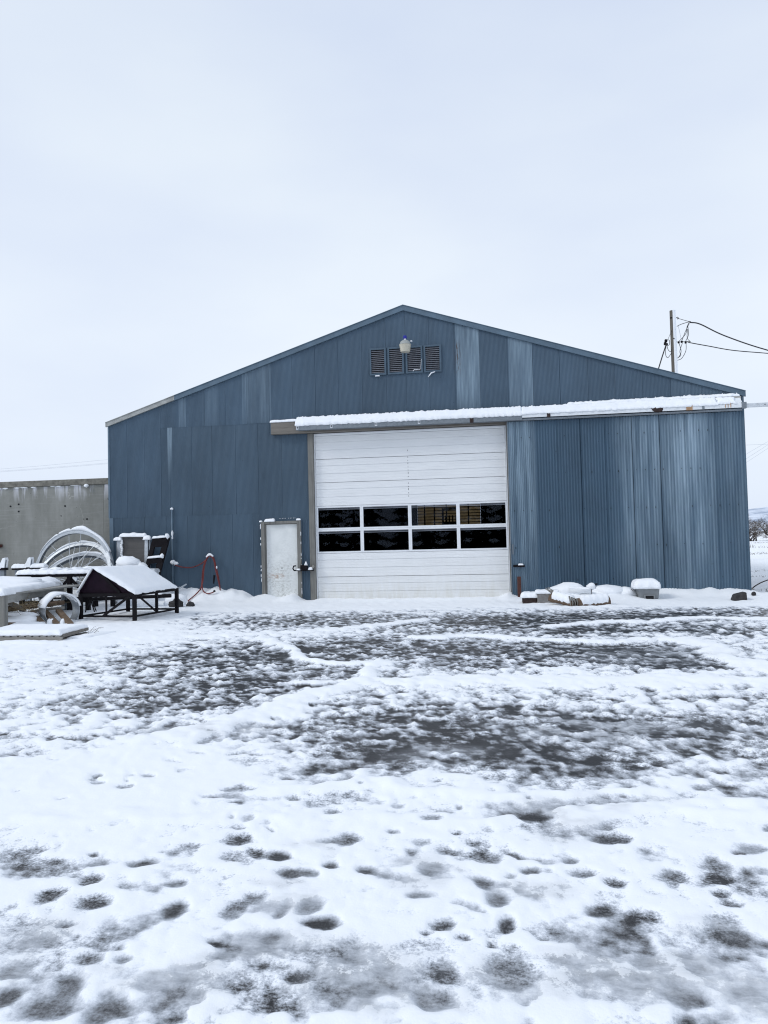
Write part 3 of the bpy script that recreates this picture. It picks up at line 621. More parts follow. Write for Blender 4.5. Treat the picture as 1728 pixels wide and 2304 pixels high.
# ---- overhead door
od = MB().box(-2.425, 2.49, .16, .17, 0, 4.3).build('overhead_door', 'dark', barn)
od.data.clear_geometry()
DX0, DX1, SH = -2.395, 2.475, .6096
rails = MB().poly([(-2.425, .02, -.02), (-2.425, .02, 4.325), (2.505, .02, 4.325), (2.505, .02, -.02), (2.48, .02, -.02), (2.48, .02, 4.30), (-2.40, .02, 4.30), (-2.40, .02, -.02)], (0, .12, 0))
od.data.from_pydata(rails.v, [], rails.f); od.data.materials.clear(); od.data.materials.append(M['white_frame'])
def door_section(z0):
    """one ribbed steel section: two deep grooves and shallow ribs between them"""
    h = SH; pr = []
    def gro(z, w, d): pr.extend([(z - w, 0), (z - w * .5, d), (z + w * .5, d), (z + w, 0)])
    pr.append((.004, .012)); pr.append((.010, 0))
    for z, w, d in ((.08, .006, .003), (.155, .006, .003), (.232, .009, .014), (.305, .006, .003), (.372, .006, .003), (.435, .009, .014), (.505, .006, .003), (.565, .006, .003)): gro(z, w, d)
    pr.append((h - .010, 0)); pr.append((h - .004, .012))
    vs = []; fs = []
    for z, d in pr: vs += [(DX0, .06 + d, z0 + z), (DX1, .06 + d, z0 + z)]
    for i in range(len(pr) - 1): fs.append((2 * i, 2 * i + 1, 2 * i + 3, 2 * i + 2))
    o = len(vs); vs += [(DX0, .11, z0), (DX1, .11, z0), (DX1, .11, z0 + h), (DX0, .11, z0 + h)]
    fs.append((o + 3, o + 2, o + 1, o))
    MB().add(vs, fs).build('door_panel', 'white', od)
for i in (0, 1, 4, 5, 6): door_section(i * SH)
# a little strip of the eighth section shows under the header
MB().box(DX0, DX1, .065, .10, 7 * SH, 7 * SH + .07).build('top_seal', 'white', od)
xs = [DX0 + .0, -1.215, .03, 1.255, DX1]
for row in (2, 3):
    z0 = row * SH; z1 = z0 + SH
    for c in range(4):
        a = DX0 if c == 0 else xs[c]; b = xs[c + 1]
        l = a + (.035 if c == 0 else .043); r_ = b - (.035 if c == 3 else .043)
        zb, zt = z0 + .045, z1 - .045
        f = MB().box(a + .0005, l, .055, .10, z0 + .001, z1 - .001).box(r_, b - .0005, .055, .10, z0 + .001, z1 - .001).box(l, r_, .055, .10, z0 + .001, zb).box(l, r_, .055, .10, zt, z1 - .001)
        wf = f.build('window_frame', 'white_frame', od)
        MB().box(l, r_, .085, .090, zb, zt).build('pane', 'glass', od)
        MB().box(l, r_, .070, .082, zt - .052, zt - .040).build('frame_reflection', 'reflection_grey', od); MB().box(l, r_, .072, .083, zt - .022, zt - .012).build('frame_reflection', 'reflection_grey', od)  # thin grey bars stand in for the frame's reflection along the pane top
cl = MB()
for i in range(16):
    z = 2.62 + i * .083
    if rnd.random() < .65: cl.box(.011, .020, .0555, .062, z, z + rnd.uniform(.02, .05))
cl.build('worn_slot', 'dark', od, kind='stuff')
# jambs and header timbers
MB().box(-2.575, -2.43, -.05, .12, -.05, 4.33).build('door_jamb', 'wood_z', barn, bevel=.006)
MB().box(2.505, 2.56, -.04, .12, -.05, 4.33).build('door_jamb', 'wood_z', barn, bevel=.004)
hd = MB().box(-3.52, 2.56, -.16, -.012, 4.335, 4.655).build('header_beam', 'dark_wood_x', barn, bevel=.008)
MB().cap((-3.54, -.18, 4.655), (.85, 0, 0), (0, .16, 0), .06, .05, .015, 3, .03).build('snow_cap', 'snow', hd, smooth=True)
# ---- sliding door hung on the right
sd_ = MB().box(2.56, 8.06, -.185, -.145, .06, 4.36).build('sliding_door', 'dark', barn)
DS = [2.545, 3.16, 3.71, 4.29, 4.86, 5.5, 6.14, 6.75, 7.37, 8.07]
for i, (a, b) in enumerate(zip(DS, DS[1:])): sheet('metal_sheet', a, b, .04, lambda x: 4.37, .0445 if i == 0 else .068, .015, 'blue_door', sd_, -.205, .001)
sc_ = MB()
for z in (.45, 1.25, 2.15, 3.05, 3.95):
    for i in range(26):
        x = 2.66 + i * .208
        if rnd.random() < .5: sc_.box(x - .007, x + .007, -.2265, -.2215, z + rnd.uniform(-.02, .02), z + .028)
sc_.build('screw', 'dark', sd_, kind='stuff')
MB().box(2.525, 2.545, -.225, -.145, .05, 4.36).build('edge_trim', 'galv_dark', sd_)
MB().bar((2.58, -.27, .82), (2.86, -.27, .815), .05, .055).bar((2.62, -.27, .82), (2.62, -.2, .82), .03, .03).bar((2.82, -.27, .82), (2.82, -.2, .82), .03, .03).build('handle', 'black', sd_, bevel=.008)
MB().cap((2.70, -.30, .845), (.13, 0, 0), (0, .06, 0), .03, .03, .008, 5, .02).build('snow_cap', 'snow', sd_, smooth=True)
MB().box(2.575, 2.60, -.235, -.218, 1.1, 1.35).build('latch_plate', 'galv_dark', sd_)
# ---- track and its cover
def cover(name, x0, x1, mat, lip):
    m = MB(); m.poly([(x0, -.165, 4.70), (x0, -.34, 4.52), (x0, -.34, lip), (x0, -.32, lip), (x0, -.32, 4.505), (x0, -.165, 4.675)], (x1 - x0, 0, 0)); return m.build(name, mat, barn)
tc1 = cover('track_cover', -2.80, 2.90, 'galv_dark', 4.385); tc2 = cover('track_cover', 2.903, 8.01, 'whiteboard', 4.44)
MB().box(-2.75, 8.0, -.30, -.24, 4.375, 4.42).build('door_track', 'galv_dark', barn)
for x in (-2.76, -1.87, -.72, .37):
    MB().box(x - .03, x + .03, -.349, -.34, 4.40, 4.505).build('clip', 'galv_light', tc1, bevel=.004)
    MB().box(x - .011, x + .011, -.354, -.349, 4.43, 4.475).build('bolt', 'dark', tc1)
MB().box(1.63, 1.72, -.352, -.34, 4.37, 4.53).build('clip', 'rustdark', tc1, label='dark brown clip on the galvanised cover')
MB().box(3.50, 3.58, -.352, -.34, 4.42, 4.52).build('clip', 'rustdark', tc2)
MB().box(6.74, 6.88, -.350, -.34, 4.43, 4.555).build('patch', 'tan', tc2, label='tan patch near the right end of the white cover')
MB().box(7.10, 7.15, -.350, -.34, 4.43, 4.555).build('clip', 'galv_dark', tc2)
MB().blob((6.09, -.34, 4.495), (.13, .02, .075), 3, 12, .3).build('rust_hole', 'rustdark', tc2)
for x in (7.62, 7.68, 7.74): MB().box(x - .008, x + .008, -.346, -.34, 4.45, 4.56).build('streak', 'tan', tc2)
MB().cap((-2.82, -.355, 4.50), (5.72, 0, 0), (0, .19, .205), .066, .05, .025, 7, .020, (0, -.25, .97), .25, jag=.42).build('snow_cap', 'snow', tc1, smooth=True)
MB().cap((2.90, -.355, 4.525), (4.55, 0, 0), (0, .19, .19), .042, .05, .025, 8, .020, (0, -.25, .97), .4, jag=.5).cap((7.46, -.35, 4.54), (.4, 0, 0), (0, .17, .16), .05, .05, .03, 18, .03, (0, -.25, .97), .5).build('snow_cap', 'snow', tc2, smooth=True)
MB().box(5.05, 8.03, -.16, -.055, 4.60, 4.74).build('upper_board', 'beige', barn)
MB().cap((4.0, -.17, 4.73), (4.0, 0, .02), (0, .15, .02), .060, .05, .02, 9, .024, lump=.5, jag=1.).build('snow_cap', 'snow', barn, smooth=True)
MB().box(8.02, 11.5, -.33, -.27, 4.44, 4.53).build('track_rail', 'galv_light', barn)
MB().box(7.985, 8.09, -.355, -.25, 4.42, 4.565).build('rail_joint', 'galv_dark', barn)
for i in range(8): MB().blob((8.5 + i * .28, -.332, 4.485), (.012, .006, .012), i, 8).build('bolt', 'dark', barn)

# ---- louvred vents
lv = [(-.90, -.47), (-.43, -.01), (.035, .47), (.50, .945)]
slat_me = None
for x0, x1 in lv:
    z0, z1 = 5.755, 6.455; yb = -.035
    f = MB().box(x0, x1, -.045, .0, z0, z0 + .045).box(x0, x1, -.045, .0, z1 - .045, z1).box(x0, x0 + .045, -.0455, .0, z0 + .045, z1 - .045).box(x1 - .045, x1, -.0455, .0, z0 + .045, z1 - .045)
    v = f.build('louver_vent', 'vent_frame', barn)
    MB().box(x0 + .04, x1 - .04, -.010, -.0075, z0 + .04, z1 - .04).build('vent_back', 'dark', v)
    w_ = x1 - x0 - .09
    if slat_me is None:
        sl = MB().add([(-.19, -.036, -.010), (.19, -.036, -.010), (.19, -.014, .008), (-.19, -.014, .008), (-.19, -.039, -.005), (.19, -.039, -.005), (.19, -.017, .013), (-.19, -.017, .013)], [(0, 1, 2, 3), (7, 6, 5, 4), (0, 4, 5, 1), (1, 5, 6, 2), (2, 6, 7, 3), (3, 7, 4, 0)])
        slat_me = bpy.data.meshes.new('slat'); slat_me.from_pydata(sl.v, [], sl.f); slat_me.materials.append(M['vent'])
    for i in range(12):
        o = inst('slat', slat_me, ((x0 + x1) / 2, 0, z0 + .072 + i * .0495), v); o.scale = (w_ / .38, 1, 1)
MB().cap((-.76, -.06, 5.735), (.12, 0, 0), (0, .05, 0), .02, .02, .006, 3, .02).build('snow_cap', 'snow', barn, smooth=True)
m = MB().tube([(.60, -.06, 5.63), (.68, -.05, 5.73), (.78, -.05, 5.76)], [.008, .02, .012], 6)
m.tube([(.42, -.06, 5.84), (.43, -.06, 6.0), (.44, -.06, 6.10)], .0045, 5).tube([(.22, -.06, 5.80), (.25, -.06, 5.84), (.40, -.06, 5.84)], .007, 5); m.build('bird_dropping', 'snow', barn, smooth=True)
# ---- small door
pf = MB().box(-3.86, -3.775, -.075, .12, -.05, 2.08).box(-2.895, -2.80, -.075, .12, -.05, 2.10).box(-3.775, -2.895, -.06, .12, 2.015, 2.085)
pd = MB().box(-3.745, -2.915, .012, .06, -.02, 2.0).build('entry_door', 'pdoor', barn, bevel=.004)
pfo = pf.build('door_frame', 'wood_z', pd)
MB().box(-3.775, -3.747, -.02, .06, -.02, 2.014).box(-2.913, -2.896, -.02, .06, -.02, 2.014).box(-3.745, -2.915, -.02, .05, 2.002, 2.0145).build('door_stop', 'wood_z', pd)
MB().blob((-3.34, .008, .86), (.014, .008, .014), 1, 8).build('peephole', 'dark', pd)
m = MB().cap((-3.77, -.085, 2.085), (.28, 0, 0), (0, .09, 0), .075, .05, .012, 4, .025).cap((-3.90, -.09, 2.08), (.07, 0, 0), (0, .09, 0), .04, .03, .01, 5, .02).cap((-2.91, -.09, 2.10), (.12, 0, 0), (0, .09, 0), .045, .03, .012, 6, .02)
m.build('snow_cap', 'snow', pd, smooth=True)
fl = MB(); 
for i in range(14):
    z = rnd.uniform(.3, 2.0); fl.blob((-3.868 - rnd.uniform(0, .01), -.07, z), (.012, .015, rnd.uniform(.01, .05)), i, 6)
for i in range(11):
    if i != 5: fl.blob((-3.38 + i * .042, -.012, 2.15 + i * .0005), (.006, .008, .012), i, 6)
for i in range(12):
    z = rnd.uniform(.2, 2.0); fl.blob((-2.797, -.075, z), (.008, .012, rnd.uniform(.01, .06)), i + 30, 6)
fl.build('snow_fleck', 'snow', pd, kind='stuff')
# sliding bolt holder between the small door and the jamb
la = MB().bar((-2.98, -.12, .80), (-2.46, -.12, .80), .05, .03)
la.tube([(-2.98, -.12, .80), (-3.01, -.12, .85), (-2.99, -.12, .91), (-2.93, -.12, .92)], .018, 7)
lo_ = la.build('bolt_arm', 'black', barn, smooth=False)
MB().box(-2.80, -2.62, -.19, -.08, .82, .935).build('bolt_housing', 'black', lo_, bevel=.012)
m = MB().tube([(-2.66, -.15, .93), (-2.655, -.15, 1.03)], [.05, .006], 8).cap((-2.60, -.17, .82), (.11, 0, .0), (0, .08, 0), .06, .03, .01, 6, .02).cap((-2.91, -.15, .815), (.10, 0, 0), (0, .06, 0), .035, .03, .01, 8, .02)
m.build('snow_cap', 'snow', lo_, smooth=True)
MB().bar((-2.56, -.11, .78), (-2.46, -.11, .92), .07, .05).build('bracket', 'wood_x', lo_)

# ------------------------------------------------------------------ yard light above the vents
yl = thing('yard_light', 'pale barn light with bright blue cap hanging over the gable vents', 'light', (.08, -.45, 6.2))
MB().tube([(.08, 0, 6.40), (.08, -.25, 6.47), (.08, -.45, 6.46)], .022, 8).box(.03, .13, -.03, -.008, 6.33, 6.47).build('bracket', 'housing', yl)
MB().lathe((.08, -.45, 6.385), [(.148, 0), (.152, .012), (.135, .03), (.11, .085), (.06, .115), (.035, .125)], 22).build('housing', 'housing', yl, smooth=True)
MB().lathe((.08, -.45, 6.20), [(.0, .0), (.10, .0), (.118, .012), (.146, .18), (.15, .186)], 22).build('lens', 'lens', yl)
MB().lathe((.08, -.45, 6.51), [(.026, 0), (.03, .02), (.03, .03)], 14).build('neck', 'white_frame', yl)
MB().lathe((.08, -.45, 6.54), [(.042, 0), (.044, .01), (.043, .065), (.038, .075)], 16).build('cap', 'blue_cap', yl)
MB().blob((.235, -.45, 6.47), (.03, .03, .016), 3, 10).build('snow_cap', 'snow', yl, smooth=True)

# ------------------------------------------------------------------ concrete wall on the left
cw = thing('concrete_wall', 'stained grey concrete wall joining the left corner of the blue barn', 'wall', (-14, .4, 0))
MB().box(-30, -8.46, .32, .60, -.3, 3.24).build('wall_panel', 'concrete', cw)
MB().box(-30, -8.14, .265, .62, 3.245, 3.41).build('coping', 'coping', cw, bevel=.01)
MB().box(-8.44, -8.14, .29, .60, -.3, 3.243).build('pilaster', 'concrete', cw, bevel=.008)
MB().box(-8.463, -8.438, .345, .56, -.3, 3.243).build('joint', 'dark', cw)
m = MB(); x = -12.3
rs = random.Random(8)
while x < -9.2:
    L = rs.uniform(.05, .3)
    if rs.random() < .7: m.blob((x + L / 2, .31, 3.235 + rs.uniform(-.006, .008)), (L / 2, .03, rs.uniform(.012, .03)), rs.randint(0, 99), 8, .4)
    x += L * rs.uniform(.8, 1.5)
m.blob((-8.92, .25, 3.215), (.07, .06, .05), 4, 8); m.build('snow_ledge', 'snow', cw, smooth=True, kind='stuff')
th = MB()
for x, z in ((-11.0, 2.77), (-11.0, 2.57), (-9.6, 2.68), (-8.95, 2.3), (-11.25, 2.72)): th.blob((x, .318, z), (.03, .012, .025), int(x * 9), 8)
th.build('tie_hole', 'dark', cw, kind='stuff')
MB().box(-11.62, -11.5, .26, .318, 1.58, 1.66).box(-11.57, -11.53, .23, .26, 1.55, 1.69).build('valve_tag', 'rust', cw, label='small rusty red fitting on the wall')

# ------------------------------------------------------------------ three steel wheels leaning in front of it
def wheel(cx, fy, Rr, tilt, label, seed, spokes, rw_=.11):
    t = thing('steel_wheel', label, 'wheel', (cx, fy, 0), 'steel irrigation wheels leaning together')
    a = R(tilt); ca, sa = math.cos(a), math.sin(a); z0 = -.20 if seed == 1 else -.10
    def tr(u, w, n):  # u right, w up in the wheel's plane, n out of that plane
        h = w + Rr; return (cx + u, fy + h * sa + n * ca, z0 + h * ca - n * sa)
    N = 72; m = MB(); prof = [(Rr - .004, -rw_ / 2), (Rr, -rw_ / 2), (Rr, rw_ / 2), (Rr - .004, rw_ / 2), (Rr - .085, rw_ / 2), (Rr - .085, rw_ / 2 - .006), (Rr - .012, rw_ / 2 - .010), (Rr - .012, -rw_ / 2 + .010), (Rr - .085, -rw_ / 2 + .006), (Rr - .085, -rw_ / 2)]
    vs = []; fs = []; P = len(prof)
    for i in range(N):
        g = 2 * math.pi * i / N
        for q, n in prof: vs.append(tr(q * math.sin(g), q * math.cos(g), n))
    for i in range(N):
        for j in range(P): fs.append((i * P + j, i * P + (j + 1) % P, ((i + 1) % N) * P + (j + 1) % P, ((i + 1) % N) * P + j))
    m.add(vs, fs).build('rim', 'galv', t)
    hub = MB(); hub.tube([tr(0, 0, -.10), tr(0, 0, .10)], .07, 14); hub.tube([tr(0, 0, -.105), tr(0, 0, -.09)], .11, 14).tube([tr(0, 0, .09), tr(0, 0, .105)], .11, 14); hub.build('hub', 'galv', t)
    for i in range(spokes):
        g = 2 * math.pi * (i + .25 + (i % 2) * .28) / spokes; s2 = -1 if i % 2 else 1
        MB().tube([tr(.09 * math.sin(g + .5 * s2), .09 * math.cos(g + .5 * s2), .095 * s2), tr((Rr - .012) * math.sin(g), (Rr - .012) * math.cos(g), 0)], .0075, 5).build('spoke', 'galv_light', t)
    sn = MB(); ar = R(62); K = 46; vs = []; fs = []; B = 9
    for i in range(K + 1):
        g = -ar + 2 * ar * i / K
        thk = (.016 + .052 * max(0, math.cos(g * 1.25)) ** 1.2) * (1 + .3 * float(pnoise(i * .23 + seed, .5, seed)))
        if seed == 1 and -.1 < g < .42: thk += .055 * (1 - abs((g - .16) / .26)) if abs((g - .16)) < .26 else 0
        if rs.random() < .03: thk *= .3
        for j in range(B):
            q = j / (B - 1); pr = math.sqrt(max(0, 1 - (2 * q - 1) ** 2))
            vs.append(tr((Rr + .002) * math.sin(g), (Rr + .002) * math.cos(g), (q - .5) * (rw_ + .035))); p_ = vs.pop()
            vs.append((p_[0] + math.sin(g) * thk * pr * .6, p_[1] - .0, p_[2] + thk * pr))
    for i in range(K):
        for j in range(B - 1): fs.append((i * B + j, (i + 1) * B + j, (i + 1) * B + j + 1, i * B + j + 1))
        fs.append((i * B, i * B + B - 1, (i + 1) * B + B - 1, (i + 1) * B))
    sn.add(vs, fs).build('snow_cap', 'snow', t, smooth=True)
wheel(-8.82, -.72, 1.10, 8, 'tallest galvanized spoked wheel, at the back against the concrete wall, deepest snow on its rim', 1, 14)
wheel(-8.66, -1.45, 1.03, 33, 'middle galvanized spoked wheel, leaning between the tallest wheel and the lowest one', 2, 12, .10)
wheel(-8.52, -1.75, 1.0, 44, 'lowest galvanized spoked wheel, in front of the two others and behind the dark rack', 3, 12, .10)

# snow topped grey bins by the concrete wall
for i, (x, lab) in enumerate(((-10.86, 'grey steel bin with upturned snowy end at the left edge of the photo'), (-10.14, 'grey steel bin with upturned snowy end in the middle of the three bins'), (-9.62, 'low grey steel bin with flat snow, nearest the large spoked wheel'))):
    y = -1.2; Lx = .50 if i < 2 else .36
    t = thing('steel_bin', lab, 'bin', (x, y, .3), 'snowy grey bins along the concrete wall')
    MB().box(x + .03, x + Lx - .04, y + .02, y + .12, .15, 1.02).build('body', 'galv_dark', t, bevel=.01)
    MB().poly([(x - .02, y - .02, .985), (x + Lx, y - .02, .985), (x + Lx, y - .02, 1.045), (x - .02, y - .02, 1.045)], (0, .16, 0)).build('tray', 'black', t)
    if i < 2:
        MB().poly([(x + Lx - .14, y, 1.046), (x + Lx, y, 1.046), (x + Lx + .03, y, 1.25), (x + Lx - .01, y, 1.26)], (0, .03, 0)).build('end_plate', 'galv_dark', t)
        s_ = MB().cap((x - .03, y - .03, 1.045), (Lx - .08, 0, 0), (0, .18, 0), .085, .07, .012, i + 3, .03)
        s_.poly([(x + Lx - .20, y - .025, 1.05), (x + Lx - .01, y - .025, 1.05), (x + Lx + .02, y - .025, 1.25), (x + Lx + .005, y - .025, 1.31), (x + Lx - .06, y - .025, 1.29), (x + Lx - .10, y - .025, 1.20)], (0, .14, 0))
    else: s_ = MB().cap((x - .03, y - .03, 1.045), (Lx + .05, 0, 0), (0, .18, 0), .10, .09, .012, i + 3, .03)
    s_.build('snow_cap', 'snow', t, smooth=False if i < 2 else True, bevel=0)

# ------------------------------------------------------------------ grey panel and black ladder frame against the barn
pa = thing('leaning_panel', 'grey ribbed panel with side flanges and snowy top leaning on the blue wall', 'panel', (-7.3, -.35, .2))
def lean(x, z, o=0): return (x, -.38 + .10 * (z / 1.8) - o, z)
pm = MB(); pm.add([lean(-7.63, .25), lean(-6.97, .25), lean(-6.95, 1.78), lean(-7.60, 1.80), *[(p[0], p[1] + .03, p[2]) for p in (lean(-7.63, .25), lean(-6.97, .25), lean(-6.95, 1.78), lean(-7.60, 1.80))]], [(0, 1, 2, 3), (7, 6, 5, 4), (0, 4, 5, 1), (1, 5, 6, 2), (2, 6, 7, 3), (3, 7, 4, 0)])
pm.build('panel_sheet', 'panel', pa)
for xa, xb in ((-7.75, -7.63), (-6.965, -6.86), (-6.85, -6.80)):
    MB().poly([lean(xa, .25, .02), lean(xb, .25, .05), lean(xb, 1.70, .05), lean(xa, 1.70, .02)], (0, .05, 0)).build('flange', 'galv', pa)
m = MB().cap((-7.65, -.37, 1.785), (.74, 0, -.015), (0, .14, 0), .095, .07, .012, 5, .03).cap((-7.79, -.40, 1.69), (.2, 0, 0), (0, .13, 0), .085, .05, .015, 6, .025).cap((-6.98, -.40, 1.69), (.2, 0, 0), (0, .13, 0), .11, .05, .015, 7, .025)
for i in range(9): m.blob((-7.595 + rs.uniform(-.01, .01), -.345, 1.66 - i * .05), (.032, .03, .045), i, 8, .4)
m.build('snow_cap', 'snow', pa, smooth=True)
solo(MB().blob((-7.26, -.62, 1.06), (.36, .2, .20), 9, 18, .25, .3).blob((-6.95, -.6, 1.0), (.2, .15, .10), 5, 12, .2, .3), 'snow_mound', 'snow', 'snow heap lying before the grey panel, behind the sloping table', 'snow heap', (-7.26, -.6, .9), smooth=True)
solo(MB().box(-7.72, -6.82, -.80, -.45, .2, .93), 'storage_crate', 'dark_wood_x', 'dark low crate under the snow heap before the grey panel', 'crate', (-7.27, -.62, .2))
la_ = thing('ladder_frame', 'black steel ladder frame with snow on its rungs leaning by the pipe', 'frame', (-6.6, -.7, 0))
def lf(x, z): return (x + (z - .3) * .225, -.72 + .30 * z / 1.8, z)
MB().bar(lf(-6.93, .05), lf(-6.93, 1.72), .06, .11, (1, 0, 0)).build('side_rail', 'black', la_); MB().bar(lf(-6.60, .05), lf(-6.60, 1.73), .06, .15, (1, 0, 0)).build('side_rail', 'black', la_)
for z, h in ((1.60, .24), (1.13, .15), (.62, .10)):
    a = lf(-6.95, z); b = lf(-6.56, z + .02)
    MB().bar(a, b, .09, h).build('rung', 'black', la_)
    MB().cap((a[0], a[1] - .06, a[2] + h / 2), (b[0] - a[0] - .04, 0, .02), (0, .12, 0), .05, .04, .012, int(z * 10), .025).blob((b[0] - .01, b[1], b[2] + h / 2 + .02), (.06, .06, .075), int(z * 7), 10, .3).build('snow_cap', 'snow', la_, smooth=True)
MB().tube([lf(-6.70, 1.05), lf(-6.66, .9), lf(-6.72, .8)], .012, 5).build('strap', 'black', la_)
solo(MB().cap((-6.75, -.9, .86), (.34, 0, 0), (0, .3, 0), .08, .06, .02, 4, .03).box(-6.74, -6.43, -.88, -.62, .2, .855), 'metal_box', 'galv_light', 'snow covered pale box half hidden behind the black ladder frame', 'box', (-6.6, -.75, .2))

# ------------------------------------------------------------------ water pipe, hook and hose
wp = thing('water_pipe', 'slim blue painted standpipe with snowy tap on the barn wall', 'pipe', (-6.31, -.06, 0))
MB().tube([(-6.31, -.055, .2), (-6.31, -.055, 2.47)], .024, 10).build('pipe', 'trim', wp, smooth=True)
MB().tube([(-6.31, -.055, 1.03), (-6.25, -.13, 1.03), (-6.20, -.16, 1.0)], .025, 8).lathe((-6.25, -.14, 1.05), [(.01, 0), (.035, .02), (.035, .03)], 10).build('tap', 'galv', wp, smooth=True)
m = MB().blob((-6.31, -.055, 2.49), (.04, .04, .035), 3, 10, .2); m.blob((-6.27, -.12, 1.07), (.075, .06, .06), 5, 10, .35).blob((-6.17, -.16, 1.05), (.07, .05, .04), 6, 10, .3).blob((-6.30, -.07, 1.83), (.025, .04, .09), 7, 8, .3).blob((-6.30, -.07, 1.72), (.02, .03, .04), 8, 8, .3)
m.build('snow_cap', 'snow', wp, smooth=True)
solo(MB().tube([(-5.235, -.01, 1.22), (-5.235, -.10, 1.20), (-5.235, -.15, 1.23), (-5.235, -.16, 1.29)], .012, 7), 'wall_hook', 'black', 'small black hook on the blue wall holding the red hose', 'hook', (-5.235, -.05, 1.2))
def smooth_path(pts, n=8):
    P = [np.array(p, float) for p in pts]; P = [2 * P[0] - P[1]] + P + [2 * P[-1] - P[-2]]; o = []
    for i in range(1, len(P) - 2):
        for t in np.linspace(0, 1, n, endpoint=False):
            a, b, c, d = P[i - 1:i + 3]; o.append(.5 * (2 * b + (c - a) * t + (2 * a - 5 * b + 4 * c - d) * t * t + (3 * b - a - 3 * c + d) * t ** 3))
    o.append(P[-2]); return [tuple(p) for p in o]
hs = thing('garden_hose', 'red rubber hose looped over a wall hook, trailing into snow', 'hose', (-5.4, -.15, .3))
m = MB()
m.tube(smooth_path([(-6.20, -.16, 1.0), (-6.0, -.12, .94), (-5.75, -.1, .93), (-5.5, -.1, 1.02), (-5.33, -.12, 1.15), (-5.24, -.13, 1.23), (-5.14, -.13, 1.17), (-5.08, -.13, .95), (-5.00, -.15, .62), (-4.95, -.18, .32)]), .015, 8)
m.tube(smooth_path([(-5.24, -.17, 1.24), (-5.32, -.17, 1.15), (-5.39, -.17, .9), (-5.42, -.2, .55), (-5.47, -.35, .32), (-5.60, -.75, .10)]), .015, 8)
m.tube(smooth_path([(-5.22, -.19, 1.23), (-5.12, -.19, 1.12), (-5.07, -.18, .85), (-4.98, -.2, .5), (-4.93, -.24, .30)]), .015, 8)
m.tube(smooth_path([(-5.36, -.16, 1.12), (-5.43, -.16, .85), (-5.44, -.2, .55), (-5.38, -.3, .34), (-5.22, -.42, .26), (-5.08, -.45, .28), (-5.03, -.4, .31)]), .015, 8)
m.tube(smooth_path([(-5.27, -.15, 1.22), (-5.37, -.14, 1.02), (-5.44, -.14, .72), (-5.46, -.2, .45), (-5.45, -.28, .34)]), .014, 8)
m.build('hose', 'red', hs, smooth=True)
MB().tube([(-5.10, -.2, .72), (-5.11, -.21, .62), (-5.12, -.21, .50)], [.03, .025, .018], 8).tube([(-5.05, -.42, .31), (-5.0, -.40, .33)], .025, 8).build('nozzle', 'black', hs)
MB().tube(smooth_path([(-5.33, -.16, 1.19), (-5.24, -.16, 1.255), (-5.14, -.16, 1.21)]), [.02 + .018 * math.sin(i / 16 * math.pi) for i in range(17)], 8).blob((-5.045, -.17, .92), (.02, .02, .04), 2, 8).build('snow_cap', 'snow', hs, smooth=True)
solo(MB().tube([(-5.86, -.22, .50), (-6.56, -.62, .05)], .022, 8), 'steel_rod', 'galv', 'thin grey rod leaning on the blue wall behind the sloping table', 'rod', (-6.2, -.4, .1))

# ------------------------------------------------------------------ dark steel table with a sloping hood
def lerp(a, b, t): return tuple(a[i] + (b[i] - a[i]) * t for i in range(3))
tb = thing('hooded_table', 'dark maroon steel table with gabled hood, its right slope under smooth snow', 'table', (-5.6, -4, 0))
Bf, Cf, Af, Df = (-4.97, -4.85), (-4.76, -3.32), (-6.20, -4.72), (-5.96, -3.20)
HZ = .585
for (x, y) in (Bf, Cf, Af, Df):
    MB().box(x - .035, x + .035, y - .035, y + .035, -.03, HZ).build('leg', 'black', tb, bevel=.004)
for a, b in ((Af, Bf), (Bf, Cf), (Df, Cf), (Af, Df)):
    MB().bar((*a, HZ - .02), (*b, HZ - .02), .05, .06).build('top_rail', 'black', tb)
    MB().bar((*a, .135), (*b, .135), .035, .035).build('stretcher', 'black', tb)
mid = lerp((*Bf, 0), (*Cf, 0), .5)
MB().bar((mid[0], mid[1], .13), (mid[0], mid[1], .56), .05, .05).build('post', 'black', tb)
MB().bar((mid[0], mid[1], .15), (*lerp((*Bf, .0), (*Cf, 0), .12)[:2], .50), .03, .03).build('brace', 'black', tb)
q1 = lerp((*Af, 0), (*Bf, 0), .42); MB().bar((q1[0], q1[1], .14), (Bf[0] - .1, Bf[1], .54), .03, .045).build('brace', 'black', tb)
q2 = lerp((*Af, 0), (*Bf, 0), .48); MB().bar((q2[0], q2[1], .14), (q2[0], q2[1], .56), .03, .03).build('post', 'black', tb)
apF, apB = (-5.82, -4.88, 1.115), (-5.42, -3.45, 1.085)
eF, eB = (Bf[0] + .03, Bf[1] - .03, HZ + .005), (Cf[0] + .01, Cf[1] + .03, HZ + .005)
wF, wB = (Af[0] - .03, Af[1] - .03, HZ + .015), (Df[0] - .03, Df[1] + .03, HZ + .015)
def plate(a, b, c, d, t=.012): return MB().poly([a, b, c, d], (0, 0, -t))
plate(apF, apB, eB, eF).build('hood_panel', 'maroon', tb); plate(apF, wF, wB, apB).build('hood_panel', 'maroon', tb)
MB().poly([(wF[0], wF[1] + .06, wF[2]), (eF[0], eF[1] + .06, eF[2]), (apF[0], apF[1] + .06, apF[2] - .015)], (0, .006, 0)).build('end_panel', 'maroon', tb)
MB().bar((apF[0] + .02, apF[1] + .03, apF[2] - .02), (lerp(wF, eF, .72)[0], lerp(wF, eF, .72)[1] + .03, HZ + .02), .03, .05).build('rib', 'black', tb)
nu = np.cross(np.array(eF) - apF, np.array(apB) - apF); nu = nu / np.linalg.norm(nu); nu = nu if nu[2] > 0 else -nu
O = np.array(apF) + nu * .004 + np.array((-.03, -.02, .0)); 
